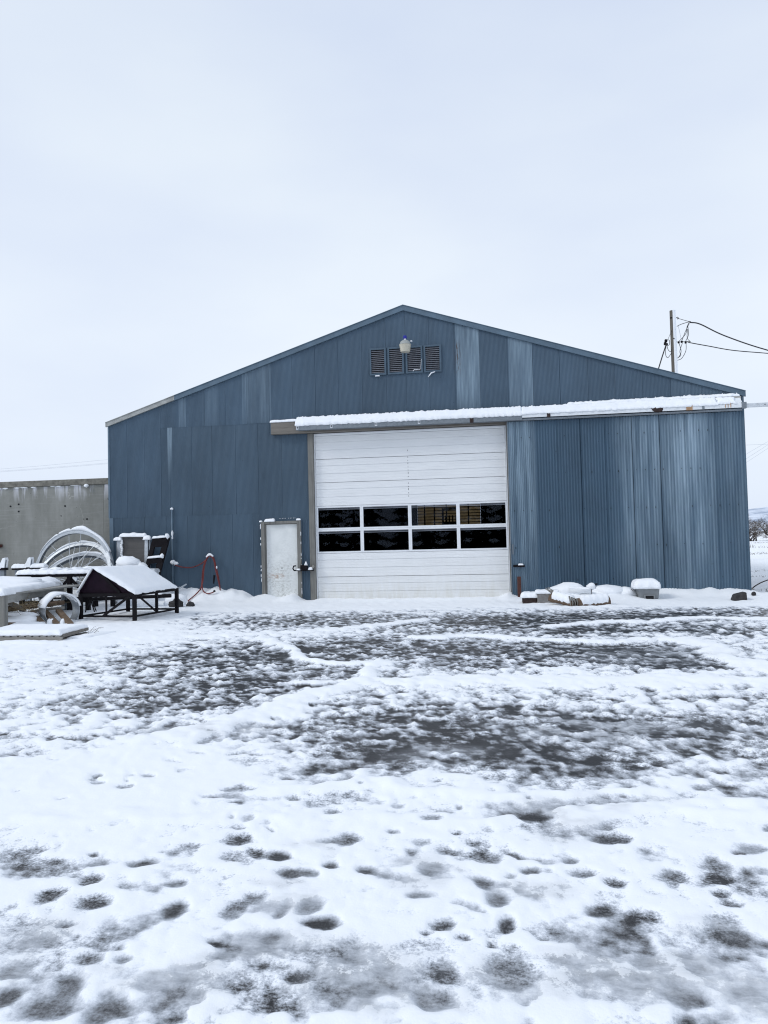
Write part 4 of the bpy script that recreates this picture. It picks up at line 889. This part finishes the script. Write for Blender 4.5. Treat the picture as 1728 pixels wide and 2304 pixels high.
U_ = np.array(eF) - apF; V_ = np.array(apB) - apF; W_ = np.array(eB) - np.array(eF) - V_
sc = MB().cap(O, U_ + np.array((.03, 0, -.015)), V_, .065, .09, .02, 4, .045, nu, .12, under=.006, Wq=W_)
sc.bar((apF[0] - .015, apF[1] - .02, apF[2] + .01), (wF[0] - .015, wF[1] - .02, wF[2] + .02), .05, .022)
sc.build('snow_cap', 'snow', tb, smooth=True)

# ------------------------------------------------------------------ long dark rack behind the table and bench
rk = thing('steel_rack', 'long dark steel rack with braced legs and lumpy snow, before the spoked wheels', 'rack', (-7.6, -3.6, 0))
RX0, RX1, RY0, RY1, RZ = -8.75, -7.15, -2.88, -1.75, .90
for y in (RY0, RY1): MB().bar((RX0 - .1, y, RZ), (RX1 + .1, y, RZ), .06, .08).build('rail', 'black', rk)
for i in range(8):
    x = RX0 + .08 + i * (RX1 - RX0 - .16) / 7; MB().bar((x, RY0, RZ + .03), (x, RY1, RZ + .03), .07, .05).build('cross_bar', 'black', rk)
for x in (RX0, -7.55, RX1 + .05):
    for y in (RY0, RY1): MB().box(x - .045, x + .045, y - .045, y + .045, -.05, RZ - .04).build('leg', 'black', rk)
for x in (RX0, -7.55):
    MB().bar((x, RY0, RZ - .06), (x + .42, RY0, .42), .04, .06).build('brace', 'black', rk); MB().bar((x, RY0, RZ - .06), (x - .40, RY0, .42), .04, .06).build('brace', 'black', rk)
MB().bar((RX0, RY0 - .02, .28), (RX1 + .05, RY0 - .02, .30), .04, .06).build('stretcher', 'black', rk); MB().bar((RX0, RY1, .28), (RX1 + .05, RY1, .30), .04, .05).build('stretcher', 'black', rk)
m = MB()
for i in range(8):
    x = RX0 + .08 + i * (RX1 - RX0 - .16) / 7
    m.cap((x - .09, RY0 - .03, RZ + .05), (.18, 0, 0), (0, RY1 - RY0 + .06, 0), .085, .07, .03, i + 2, .05, lump=.6)
m.cap((RX0 - .12, RY0 - .06, RZ + .04), (RX1 - RX0 + .22, 0, 0), (0, .14, 0), .085, .06, .025, 21, .04, lump=.7)
for i in range(9): m.blob((rs.uniform(RX0 + .2, RX1 - .1), rs.uniform(RY0 + .2, RY1 - .1), RZ + .10), (rs.uniform(.1, .2), rs.uniform(.1, .16), .07), i, 10, .3)
m.build('snow_cap', 'snow', rk, smooth=True)
sh = thing('loose_pipe', 'dark pipe lying behind the hooded table with snow along it', 'pipe', (-6.4, -2.6, .2))
MB().tube([(-7.3, -2.9, .34), (-5.3, -2.4, .36)], .045, 8).build('tube', 'black', sh); MB().cap((-7.2, -2.9, .37), (1.7, .43, .02), (0, .07, 0), .05, .035, .015, 3, .04, lump=.7).build('snow_cap', 'snow', sh, smooth=True)
solo(MB().blob((-5.35, -2.0, .12), (.16, .14, .14), 3, 14, .3).blob((-5.05, -1.9, .08), (.10, .10, .10), 4, 12, .3), 'rubble_heap', 'rock', 'dark clods poking from snow behind the hooded table', 'rubble', (-5.3, -2, 0))
solo(MB().blob((-6.25, -1.8, .2), (.35, .25, .22), 6, 14, .35).blob((-6.8, -1.6, .2), (.3, .22, .25), 7, 14, .35).blob((-5.6, -1.5, .15), (.3, .2, .2), 8, 12, .3), 'snow_mound', 'snow', 'lumpy snow heap at the wall foot seen under the hooded table', 'snow heap', (-6.3, -1.7, 0), smooth=True)
st_ = thing('trestle_stand', 'small thin black trestle standing between the drum and the hooded table legs', 'stand', (-6.6, -3.3, 0))
for a, b in (((-6.75, -3.4, .42), (-6.62, -3.4, .0)), ((-6.78, -3.3, .42), (-6.66, -3.25, .0)), ((-6.75, -3.4, .42), (-6.9, -3.4, .0))): MB().bar(a, b, .02, .02).build('leg', 'black', st_)
MB().bar((-7.0, -3.42, .43), (-6.35, -3.38, .45), .05, .04).build('bar', 'black', st_)

# ------------------------------------------------------------------ curved galvanized drum section
dr = thing('culvert_ring', 'open ring of curved galvanized sheet standing in snow by the bench', 'ring', (-6.5, -4.7, 0))
def ring(r, th0, th1, n, wid, thick, cen, axis):
    vs = []; fs = []; ax = np.array(axis) / np.linalg.norm(axis); e1 = np.cross(ax, (0, 0, 1)); e1 /= np.linalg.norm(e1)
    for i in range(n + 1):
        t = R(th0 + (th1 - th0) * i / n)
        for rr, w in ((r, -wid / 2), (r, wid / 2), (r - thick, wid / 2), (r - thick, -wid / 2)):
            vs.append(np.array(cen) + (e1 * math.cos(t) + np.array((0, 0, 1)) * math.sin(t)) * rr + ax * w)
    for i in range(n):
        for j in range(4): fs.append((i * 4 + j, i * 4 + (j + 1) % 4, (i + 1) * 4 + (j + 1) % 4, (i + 1) * 4 + j))
    fs += [(3, 2, 1, 0), tuple(n * 4 + j for j in range(4))]
    return vs, fs
cen = (-6.53, -4.95, .27); axd = (-.78, .62, 0)
MB().add(*ring(.34, -80, 215, 40, .36, .008, cen, axd)).build('curved_sheet', 'galv', dr, smooth=False)
vs, fs = ring(.385, 15, 165, 26, .36, .05, cen, axd)
MB().add([(v[0], v[1], v[2] - .01 + .02 * float(pnoise(v[0] * 9, v[1] * 9, 3))) for v in vs], fs).build('snow_cap', 'snow', dr, smooth=True)

# ------------------------------------------------------------------ weathered bench with firewood underneath
bn = thing('wooden_bench', 'weathered grey timber bench, deep snow on top and firewood below', 'bench', (-7.6, -4.5, 0))
BX, BXl = -7.0, -9.6; BY0, BY1, BZ = -5.98, -2.98, .655
dirx = (-7.66 + 7.0) / (BY1 - BY0)
def bx(y): return BX + dirx * (y - BY0)
MB().bar((bx(BY0 + .05), BY0 + .06, BZ - .07), (bx(BY1), BY1, BZ - .07), .045, .145).build('side_board', 'wood_y', bn)
MB().box(-7.105, -6.975, BY0 - .06, BY0 + .06, -.03, BZ + .005).build('post', 'wood_z', bn, bevel=.006)
MB().box(BXl, -7.11, BY0 - .02, BY0 + .025, BZ - .14, BZ).build('front_board', 'wood_x', bn)
MB().tube([(bx(BY1 + .12) - .02, BY1 + .12, -.02), (bx(BY1 + .12) - .02, BY1 + .12, BZ - .145)], .062, 12).build('post', 'galv_dark', bn, label='round grey post at the far end of the bench')
for i in range(9):
    x = -7.22 - i * .27; MB().box(x - .125, x + .125, BY0 + .03, BY1 - .02, BZ - .0, BZ + .03).build('plank', 'wood_y', bn)
MB().poly([(BXl, BY0 - .03, BZ - .02), (bx(BY0) - .15, BY0 + .01, BZ - .02), (bx(BY1) - .1, BY1, BZ - .02), (BXl, BY1, BZ - .02)], (0, 0, .045)).build('underlay', 'wood_y', bn)
MB().cap((-6.975, BY0 - .06, BZ + .01), (bx(BY1) + 6.99, BY1 - BY0 + .04, 0), (-2.5, 0, 0), .13, .12, .03, 5, .06, lump=.22).blob((-8.5, -3.9, BZ + .08), (.9, .8, .20), 4, 18, .2).blob((-8.0, -3.3, BZ + .10), (.45, .4, .13), 6, 14, .2).build('snow_cap', 'snow', bn, smooth=True)
MB().bar((-7.30, -5.7, .58), (-7.25, -5.0, .30), .05, .09).build('brace', 'dark_wood_x', bn)
wl = [((-6.55, -5.45, .05), (-7.06, -5.05, .25), .10), ((-6.24, -5.48, .05), (-6.77, -5.05, .26), .10), ((-5.95, -5.50, .05), (-6.49, -5.05, .29), .11)]
for i, (a, b, w_) in enumerate(wl):
    o = MB().bar(a, b, w_, .07).build('wood_offcut', 'brown_wood', None, bevel=.006)
    tag(o, ('brown plank end nearest the bench post, leaning beneath the bench', 'brown plank leaning between the two others beside the bench', 'brown plank leaning nearest the curved galvanized ring')[i], 'plank', 'brown planks leaning by the bench')
solo(MB().bar((-7.10, -4.98, .27), (-6.44, -4.96, .335), .11, .05), 'wood_offcut', 'wood_x', 'pale flat board lying across the tops of three brown planks', 'board')
br = MB(); r3 = random.Random(5)
for i in range(150):
    p = Vector((-7.05 + r3.uniform(-.45, .3), -5.1 + r3.uniform(-.5, .5), .36 + r3.uniform(-.08, .08))); d = Vector((r3.gauss(0, 1), r3.gauss(0, .7), r3.gauss(.35, .4))).normalized() * r3.uniform(.12, .36)
    br.tube([p, p + d * .5 + Vector((0, 0, .02)), p + d + Vector((0, 0, -.04))], .0035, 3, False)
solo(br, 'brush_heap', 'straw', 'tangle of dry brown twigs under the weathered bench', 'brush', (-7, -5, .2))
for i, (a, b, rr, mt, lb) in enumerate((((-7.5, -5.3, .34), (-6.7, -4.5, .40), .06, 'bark', 'dark log lying on the twig heap under the bench'), ((-7.6, -5.75, .12), (-6.75, -5.55, .10), .05, 'bark', 'snowy branch in front of the log pile beneath the bench'), ((-7.7, -5.5, .22), (-6.8, -5.2, .16), .07, 'dark_wood_x', 'grey split log in the middle of the bench pile'))):
    t = thing('log', lb, 'log', a)
    MB().tube(smooth_path([a, lerp(a, b, .4), b], 4), [rr * (1 - .03 * j) for j in range(9)], 9).build('trunk', mt, t, smooth=True)
    if i: MB().tube([tuple(np.array(lerp(a, b, j / 8)) + (0, 0, rr * .7)) for j in range(9)], [.02] + [rr * (.75 + .2 * r3.random()) for _ in range(7)] + [.02], 8).build('snow_cap', 'snow', t, smooth=True)
solo(MB().blob((-7.2, -5.2, .08), (.55, .5, .16), 3, 18, .3).blob((-6.75, -5.6, .03), (.35, .3, .10), 4, 14, .3).blob((-6.45, -5.35, .06), (.09, .12, .10), 6, 12, .3).blob((-6.18, -5.35, .06), (.08, .12, .10), 7, 12, .3), 'snow_mound', 'snow', 'uneven snow over the log pile under the bench', 'snow heap', (-7, -5.3, 0), smooth=True)

# ------------------------------------------------------------------ pallet on the ground
pl = thing('wooden_pallet', 'low grey timber pallet under a thick slab of snow, front left', 'pallet', (-5.6, -7.1, 0))
PX0, PX1, PY0, PY1 = -6.25, -4.84, -7.60, -6.62; sk = -.10
def pxr(y): return PX1 + sk * (y - PY0)
MB().bar((PX0, PY0, .037), (PX1, PY0, .034), .04, .11).build('front_board', 'wood_x', pl)
for i in range(11):
    x = PX0 + .06 + i * .128; MB().bar((x, PY0 - .022, .105), (x + sk * (PY1 - PY0), PY1, .115), .085, .025).build('slat', 'wood_y', pl)
MB().bar((pxr(PY0) - .02, PY0 + .03, .095), (pxr(PY1) - .02, PY1, .10), .035, .05).build('side_board', 'dark_wood_x', pl)
MB().bar((pxr(PY0 + .05) - .06, PY0 + .05, .02), (pxr(PY1) - .06, PY1, .02), .05, .05).build('runner', 'dark_wood_x', pl)
MB().cap((PX0 - .05, PY0 - .030, .126), (PX1 - PX0 + .03, 0, 0), (sk * (PY1 - PY0), PY1 - PY0 + .03, 0), .075, .085, .02, 6, .045, lump=.13).build('snow_cap', 'snow', pl, smooth=True)
solo(MB().cap((-6.3, -8.05, .0), (1.45, .05, 0), (0, .42, 0), .055, .2, .05, 7, .06, lump=.4).cap((-4.95, -7.4, 0), (.35, .1, 0), (.15, .8, 0), .06, .12, .05, 8, .06, lump=.4), 'snow_mound', 'snow', 'soft snow bank in front of the low pallet', 'snow heap', (-5.6, -7.8, 0), smooth=True)
gr = MB()
for i in range(7):
    p = Vector((-4.75 + r3.uniform(-.12, .12), -6.85 + r3.uniform(-.15, .15), .06)); d = Vector((r3.uniform(.05, .22), r3.uniform(-.2, .1), r3.uniform(.0, .12)))
    gr.tube([p, p + d * .6 + Vector((0, 0, .03)), p + d], .003, 3, False)
solo(gr, 'grass_tuft', 'twig', 'few dry stalks sticking out beside the right corner of the pallet', 'dry grass', (-4.5, -6.85, 0))

# ------------------------------------------------------------------ things right of the door
solo(MB().box(2.665, 2.755, -.45, -.36, -.05, .565), 'steel_post', 'rust', 'short square rust brown post right of the white door', 'post', (2.71, -.4, 0), bevel=.006)
t = thing('rusty_block', 'low rust brown block capped with snow beside the square post', 'block', (2.95, -1.15, 0))
MB().box(2.74, 3.06, -1.65, -1.3, .0, .17).build('block', 'rustdark', t, bevel=.012); MB().cap((2.71, -1.68, .16), (.38, 0, 0), (0, .4, 0), .10, .08, .02, 3, .03).build('snow_cap', 'snow', t, smooth=True)
t = thing('concrete_block', 'grey concrete block with flat snow between rusty block and split log', 'block', (3.3, -1, 0))
MB().box(3.07, 3.52, -1.75, -1.3, .0, .26).build('block', 'greystone', t, bevel=.015); MB().cap((3.03, -1.77, .255), (.52, 0, 0), (0, .42, 0), .07, .06, .015, 4, .03).build('snow_cap', 'snow', t, smooth=True)
def log(a, b, rr, lb, seed, splint=False):
    t = thing('log', lb, 'log', ((a[0] + b[0]) / 2, a[1], 0)); n = 9
    MB().tube([tuple(np.array(lerp(a, b, j / (n - 1))) + (0, 0, .02 * float(pnoise(j * .6, seed, 4)))) for j in range(n)], [rr * (1 + .12 * float(pnoise(j * .7, seed, 3))) for j in range(n)], 11).build('trunk', 'bark', t)
    if splint:
        m = MB()
        for i in range(9):
            ph = -1.2 + i * .42; s0 = np.array(a) + (.10, .9 * rr * math.cos(ph + 1.6), rr * math.sin(ph) * .9)
            m.tube([tuple(s0), tuple(s0 + np.array((-.12 - .05 * (i % 3), -.01, .10 + .03 * (i % 2))))], [.022, .005], 5)
        m.build('splinter', 'wood_x', t, kind='stuff')
    M1 = MB(); ks = 16
    M1.tube([tuple(np.array(lerp(a, b, .08 + .90 * j / ks)) + (0, -.03, rr * .50 + .01 * float(pnoise(j * .9, seed, 8)))) for j in range(ks + 1)], [.02] + [rr * (1.02 + .2 * float(pnoise(j * .8, seed, 9))) for j in range(ks - 1)] + [.02], 10).build('snow_cap', 'snow', t, smooth=True)
log((3.34, -2.10, .20), (3.80, -2.40, .09), .105, 'split log with torn pale end, left of the two logs', 3, True)
log((3.86, -2.40, .07), (4.55, -2.20, .11), .115, 'dark log under a thick snow roll, right of the two logs', 5)
m = MB(); r4 = random.Random(3)
for i in range(4):
    x = 3.70 + i * .05; m.tube([(x, -2.48, .24 - .02 * i), (x + .02, -2.52, .1), (x + .01, -2.54, .03)], [.018, .012, .004], 6)
solo(m, 'wood_splinter', 'wood_z', 'pale torn wood slivers hanging where the two logs meet', 'wood slivers', (3.88, -1.95, .1))
t = thing('white_pipe', 'short white pipe with dark open end lying in the snow pile', 'pipe', (4.05, -.95, .2))
MB().tube([(3.82, -1.0, .265), (4.32, -1.05, .235)], .062, 14).build('pipe', 'whiteboard', t, smooth=True); MB().tube([(4.31, -1.05, .235), (4.335, -1.052, .234)], .052, 14).build('opening', 'rustdark', t)
MB().cap((3.83, -1.05, .31), (.46, -.04, -.03), (0, .10, 0), .045, .05, .012, 4, .03).build('snow_cap', 'snow', t, smooth=True)
for nm, c, rr, sd, lb in (('snow_mound', (3.85, -.75, .22), (.42, .3, .20), 3, 'rounded snow covered mound behind the white pipe'), ('snow_mound', (4.72, -.75, .20), (.40, .28, .16), 4, 'flat topped snow mound between the white pipe and grey tub'), ('snow_mound', (5.12, -.7, .15), (.28, .25, .15), 5, 'small snow mound against the left side of the grey tub')):
    solo(MB().blob(c, rr, sd, 20, .16), nm, 'snow', lb, 'snow heap', (c[0], c[1], 0), smooth=True)
t = thing('snowy_stub', 'small upright stub with round snow top and black tip', 'stub', (4.37, -.8, .2))
MB().tube([(4.36, -.8, .1), (4.36, -.8, .33)], .03, 8).build('stub', 'rustdark', t); MB().tube([(4.40, -.82, .37), (4.50, -.80, .385)], .018, 6).build('tip', 'black', t); MB().blob((4.36, -.8, .32), (.10, .08, .085), 3, 12, .3).build('snow_cap', 'snow', t, smooth=True)
solo(MB().bar((3.42, -.98, .22), (3.46, -.99, .27), .06, .03).bar((3.50, -1.0, .21), (3.55, -1.0, .23), .05, .03), 'dark_fitting', 'black', 'tiny dark fitting showing under the rounded mound', 'fitting', (3.45, -1, .22))
# grey tub
t = thing('plastic_tub', 'grey plastic tub with recessed foot and tall snow dome by the sliding door', 'tub', (5.62, -.8, .05))
def frus(x0, x1, y0, y1, z0, X0, X1, Y0, Y1, z1): return MB().add([(x0, y0, z0), (x1, y0, z0), (x1, y1, z0), (x0, y1, z0), (X0, Y0, z1), (X1, Y0, z1), (X1, Y1, z1), (X0, Y1, z1)], [(3, 2, 1, 0), (4, 5, 6, 7), (0, 1, 5, 4), (1, 2, 6, 5), (2, 3, 7, 6), (3, 0, 4, 7)])
frus(5.40, 5.80, -1.1, -.78, .03, 5.33, 5.83, -1.15, -.73, .315).build('body', 'greybox', t, bevel=.025)
MB().box(5.315, 5.845, -1.17, -.71, .31, .34).build('rim', 'greybox', t, bevel=.01)
MB().box(5.51, 5.69, -1.125, -1.09, .05, .12).build('recess', 'dark', t); MB().poly([(5.48, -1.14, .04), (5.48, -1.14, .145), (5.72, -1.14, .145), (5.72, -1.14, .04), (5.69, -1.14, .04), (5.69, -1.14, .12), (5.51, -1.14, .12), (5.51, -1.14, .04)], (0, .06, 0)).build('rib', 'greybox', t)
MB().cap((5.265, -1.19, .31), (.575, 0, 0), (0, .50, 0), .19, .15, .02, 5, .035, lump=.15, under=.03).build('snow_cap', 'snow', t, smooth=True)
solo(MB().blob((5.22, -.85, .20), (.07, .05, .05), 3, 10, .3), 'dark_fitting', 'rust', 'small dark red knob between snow mound and grey tub', 'fitting', (5.2, -.85, .2))
solo(MB().add([(7.28, -1.50, .0), (7.58, -1.52, -.02), (7.60, -1.15, -.02), (7.30, -1.2, 0), (7.29, -1.46, .11), (7.58, -1.48, .205), (7.59, -1.2, .20), (7.36, -1.22, .15)], [(3, 2, 1, 0), (4, 5, 6, 7), (0, 1, 5, 4), (1, 2, 6, 5), (2, 3, 7, 6), (3, 0, 4, 7)]), 'dark_rock', 'rock', 'dark angular rock by the right end of the sliding door', 'rock', (7.5, -.95, 0), bevel=.02)
solo(MB().blob((7.95, -.75, .09), (.05, .05, .06), 3, 10, .3), 'dark_rock', 'rock', 'tiny dark stone at the lower right corner of the barn', 'rock', (7.95, -.75, 0))

# ------------------------------------------------------------------ utility pole and cables
up_ = thing('utility_pole', 'weathered utility pole plastered with snow, rising behind the barn roof', 'pole', (11.15, 20, 0))
MB().tube([(11.13, 20, -.2), (11.13, 20, 12.56)], [.155, .125], 14).build('post', 'polewood', up_, smooth=True)
m = MB(); vs = []; fs = []
for i in range(41):
    z = .1 + 12.47 * i / 40
    for j in range(9):
        ph = R(-100 + 165 * j / 8); rr = .155 - .028 * z / 12.5 + .022 * math.sin(math.pi * j / 8) ** .6
        vs.append((11.13 + rr * math.cos(ph) + .012, 20 + rr * math.sin(ph), z))
for i in range(40):
    for j in range(8): fs.append((i * 9 + j, i * 9 + j + 1, i * 9 + j + 10, i * 9 + j + 9))
m.add(vs, fs).build('snow_strip', 'snow', up_, smooth=True)
for p, rr in (((11.38, 19.98, 10.95), .055), ((11.53, 19.98, 10.97), .055), ((11.71, 19.98, 10.93), .06), ((10.77, 19.95, 11.06), .075), ((10.73, 19.95, 10.92), .075), ((10.81, 19.95, 10.88), .06)):
    MB().lathe((p[0], p[1], p[2] - rr), [(rr * .6, 0), (rr, rr * .5), (rr * .8, rr), (rr * 1.0, rr * 1.5), (rr * .5, rr * 2)], 10).build('insulator', 'black', up_)
MB().tube([(11.2, 20, 10.98), (11.95, 20, 10.96)], .018, 6).build('crossarm', 'polewood', up_)
MB().tube([(11.26, 20, 12.18), (11.36, 20, 12.19)], .012, 6).tube(smooth_path([(11.36, 20, 12.12), (11.42, 20, 12.15), (11.38, 20, 12.22), (11.32, 20, 12.19)], 5), .016, 5).build('eye_bolt', 'black', up_)
MB().tube([(11.0, 19.9, 12.18), (11.1, 19.9, 12.18)], .03, 6).tube([(11.12, 19.86, 11.13), (11.16, 19.85, 11.13)], .03, 6).build('bolt', 'black', up_)
def wire(name, pts, r_, mat='cable', parent=up_): return MB().tube(smooth_path(pts, 7), r_, 6).build(name, mat, parent, smooth=True)
for pts in ([(11.95, 20, 11.98), (11.8, 19.95, 11.7), (11.72, 19.95, 11.35), (11.4, 19.97, 11.0)], [(11.85, 20, 11.75), (11.85, 19.95, 11.3), (11.72, 19.97, 11.0)], [(11.95, 20.1, 11.9), (11.74, 20.05, 11.5), (11.55, 20, 11.05)], [(11.83, 20, 11.6), (11.80, 20, 11.15), (11.95, 20, 10.95)], [(11.40, 19.97, 10.9), (11.48, 19.97, 10.5), (11.38, 19.97, 10.25), (11.29, 19.97, 10.16)], [(11.55, 19.97, 10.9), (11.42, 19.97, 10.5), (11.46, 19.97, 10.3), (11.33, 19.97, 10.18)], [(11.73, 19.97, 10.88), (11.70, 19.97, 10.5), (11.5, 19.97, 10.15), (11.28, 19.97, 10.05)], [(10.78, 19.9, 10.9), (10.72, 19.9, 10.4), (10.82, 19.9, 10.2), (11.03, 19.95, 10.45)], [(10.78, 19.9, 10.95), (10.85, 19.9, 10.6), (10.98, 19.92, 10.5), (11.04, 19.95, 10.7)], [(10.83, 19.9, 11.1), (10.93, 19.9, 11.05), (10.92, 19.9, 10.85), (10.84, 19.9, 10.8)]):
    wire('jumper_wire', pts, .014)
wire('thin_wire', [(11.40, 20, 11.76), (11.48, 20, 11.3), (11.52, 20, 11.0)], .007, 'farwire'); wire('thin_wire', [(11.05, 19.9, 11.55), (10.9, 19.9, 11.2), (10.8, 19.9, 11.0)], .009)
wire('clamp', [(11.33, 20, 11.76), (11.5, 20, 11.84), (11.7, 20, 11.9), (12.0, 20.05, 11.98)], .016)
wire('thin_wire', [(11.36, 20, 12.17), (11.7, 20.1, 12.08), (12.05, 20.2, 11.99)], .012)
solo(MB().tube(smooth_path([(12.02, 20.25, 11.99), (12.6, 20.6, 11.95), (14, 21.6, 11.55), (16.5, 23.3, 11.1), (20, 25.6, 10.75), (30, 32, 10.6), (45, 42, 11.6)], 7), .032, 7), 'power_cable', 'cable', 'thick black cable, upper of two running right from the pole', 'cable', (12.02, 20.25, 11.99), smooth=True)
solo(MB().tube(smooth_path([(11.78, 20.0, 10.97), (12.0, 20.15, 10.93), (13, 20.8, 10.87), (14.5, 21.8, 10.80), (17, 23.4, 10.85), (22, 26.6, 10.9), (45, 41, 11.4)], 7), .024, 7), 'power_cable', 'cable', 'thinner black cable, lower of two running right from the pole', 'cable', (11.78, 20, 10.97), smooth=True)
solo(MB().tube([(10.78, 19.9, 10.9), (10.55, 19.9, 10.25), (10.0, 19.9, 8.6)], [.03, .03, .03], 7), 'service_drop', 'cable', 'short thick black line slanting from the pole to the barn roof', 'cable', (10.7, 19.9, 10.9))
# faint far lines
for i, (z0, z1) in enumerate(((20.9, 22.3), (20.4, 21.5), (20.2, 21.3))):
    solo(MB().tube(smooth_path([(-150, 150, z0 - .2), (-118, 150, z0), (-89, 150, z1 - .15), (-60, 150, z1 + 1.3)], 6), .018, 5), 'far_line', 'farwire', ('topmost of three faint far power lines above the concrete wall', 'middle one of three faint far power lines above the concrete wall', 'lowest of three faint far power lines above the concrete wall')[i], 'power line', (-118, 150, z0), 'faint far power lines at left')
for i, (z0, z1) in enumerate(((15.4, 18.7), (16.2, 19.4), (17.2, 20.1), (19.5, 19.5))):
    solo(MB().tube([(-30, 150, z0 - (z1 - z0) * 1.9 - 1), (15, 150, z0 - (z1 - z0) * 2.3), (40, 150, z0 - (z1 - z0) * 1.9), (53.9, 150, z0), (59, 150, z1), (75, 150, z1 + (z1 - z0) * 3.1)], .018, 5), 'far_line', 'farwire', ('lowest of three slanting faint lines right of the barn', 'middle one of three slanting faint lines right of the barn', 'topmost of three slanting faint lines right of the barn', 'level faint line above the slanting ones right of the barn')[i], 'power line', (54, 150, z0), 'faint far power lines at right')

# ------------------------------------------------------------------ bare trees and weeds at the right
def bare_tree(x, y, h, seed, label):
    t = thing('bare_tree', label, 'tree', (x, y, 0), 'bare trees beyond the snowy field')
    rr = random.Random(seed); tk = MB(); bw = MB(); sn = MB()
    def grow(p, d, L, r0, lev):
        pts = [p]; q = p
        for i in range(3):
            d = (d + Vector((rr.gauss(0, .16), rr.gauss(0, .16), rr.gauss(.02, .12)))).normalized(); q = q + d * L / 3; pts.append(q)
        (tk if lev < 1 else bw).tube(pts, [r0, r0 * .85, r0 * .72, r0 * .6], 5 if lev < 2 else 3, False)
        if lev in (1, 2, 3) and abs(d.z) < .8 and rr.random() < .6: sn.tube([v + Vector((0, 0, r0 * .8)) for v in pts], r0 * .75, 3, False)
        if lev >= 5: return
        for k_ in range(3 if lev < 4 else 3):
            e = pts[rr.choice((1, 2, 3, 3))]; s = .75 if lev < 2 else .9
            nd = (d + Vector((rr.gauss(0, s), rr.gauss(0, s), rr.gauss(.05, .5)))).normalized()
            grow(e, nd, L * rr.uniform(.58, .82), r0 * .55, lev + 1)
    for k_ in range(4):
        a = rr.uniform(0, 6.28); grow(Vector((x + rr.uniform(-.5, .5), y, -.1)), Vector((math.cos(a) * .8, math.sin(a) * .8, rr.uniform(.5, 1))).normalized(), h * .36, .13, 0)
    tk.build('trunk', 'twig', t); bw.build('crown', 'twig', t, kind='stuff'); sn.build('snow_cap', 'snow', t, kind='stuff')
bare_tree(37.6, 96, 4.8, 3, 'bare reddish brown bush at the barn edge, far right'); bare_tree(40.3, 92, 5.2, 7, 'bare snow dusted tree with crooked limbs, far right'); bare_tree(44, 97, 5.0, 11, 'bare tree at the right edge of the photo')
for x, y, h, sd_n, lb in ((36.6, 90, 3.9, 21, 'low bare bush tucked against the barn edge'), (38.8, 88, 3.6, 22, 'low bare bush in front of the snow dusted tree'), (40.6, 87, 3.9, 23, 'low bare bush at the right edge of the photo')): bare_tree(x, y, h, sd_n, lb)

wd = MB()
def tuft(x, y, n, h, sp):
    for i in range(n):
        p = Vector((x + r4.gauss(0, sp), y + r4.gauss(0, sp), .02)); d = Vector((r4.gauss(0, .35), r4.gauss(0, .35), 1)) * h * r4.uniform(.25, .7)
        wd.tube([p, p + d * .6, p + d + Vector((d.x * .4, d.y * .4, -.02))], .003 + .00013 * y, 3, False)
for x, y, n, h, sp in ((17.9, 30.9, 24, .30, .35), (18.5, 30.7, 16, .25, .4), (11.5, 10.4, 12, .12, .2), (11.9, 10.6, 10, .12, .15), (10.6, 7.0, 10, .12, .15), (10.4, 7.1, 8, .12, .1), (23.6, 49.6, 14, .5, .3), (12.2, 11.5, 8, .1, .2), (8.5, .7, 14, .25, .12), (8.75, .2, 10, .2, .15), (24.3, 49, 12, .3, .4)): tuft(x, y, n, h, sp)
for i in range(420): 
    x = r4.uniform(27, 60); tuft(x, 73.5 + r4.gauss(0, .25) + (x - 31) * .02, 2, .14, .06)
o = wd.build('dry_weeds', 'weed', None, kind='stuff'); o['label'] = 'dry weeds and grass poking through the snowy field'
solo(MB().tube(smooth_path([(8.37, .6, .0), (8.62, 1.5, .06), (8.82, 1.5, .20), (9.05, 1.5, .29)], 6), [.02] + [.014] * 17 + [.008], 6), 'fallen_branch', 'twig', 'thin bare branch arching out of snow at the barn corner', 'branch', (8.4, .6, 0))

# ------------------------------------------------------------------ the spruce belt behind the camera that the panes mirror
sp = MB(); r7 = random.Random(21)
for i in range(56):
    x = -42 + i * 1.5 + r7.uniform(-1, 1); y = -62 + r7.uniform(-6, 4); h = r7.uniform(7, 13)
    sp.tube([(x, y, 0), (x, y, h)], [.2, .03], 5, False)
    for k_ in range(9):
        z = .9 + (h - 1) * k_ / 9; w_ = (1 - k_ / 9.5) * h * .22
        for j in range(11):
            a = 6.283 * (j + r7.random()) / 11; e = w_ * r7.uniform(.7, 1.15)
            sp.add([(x, y, z + .35), (x + e * math.cos(a - .24), y + e * math.sin(a - .24), z - .25 * e), (x + e * 1.15 * math.cos(a), y + e * 1.15 * math.sin(a), z - .38 * e), (x + e * math.cos(a + .24), y + e * math.sin(a + .24), z - .25 * e)], [(0, 1, 2, 3)])
o = sp.build('spruce_belt', 'spruce', None, kind='stuff'); o['label'] = 'dark belt of spruces mirrored in the door panes'
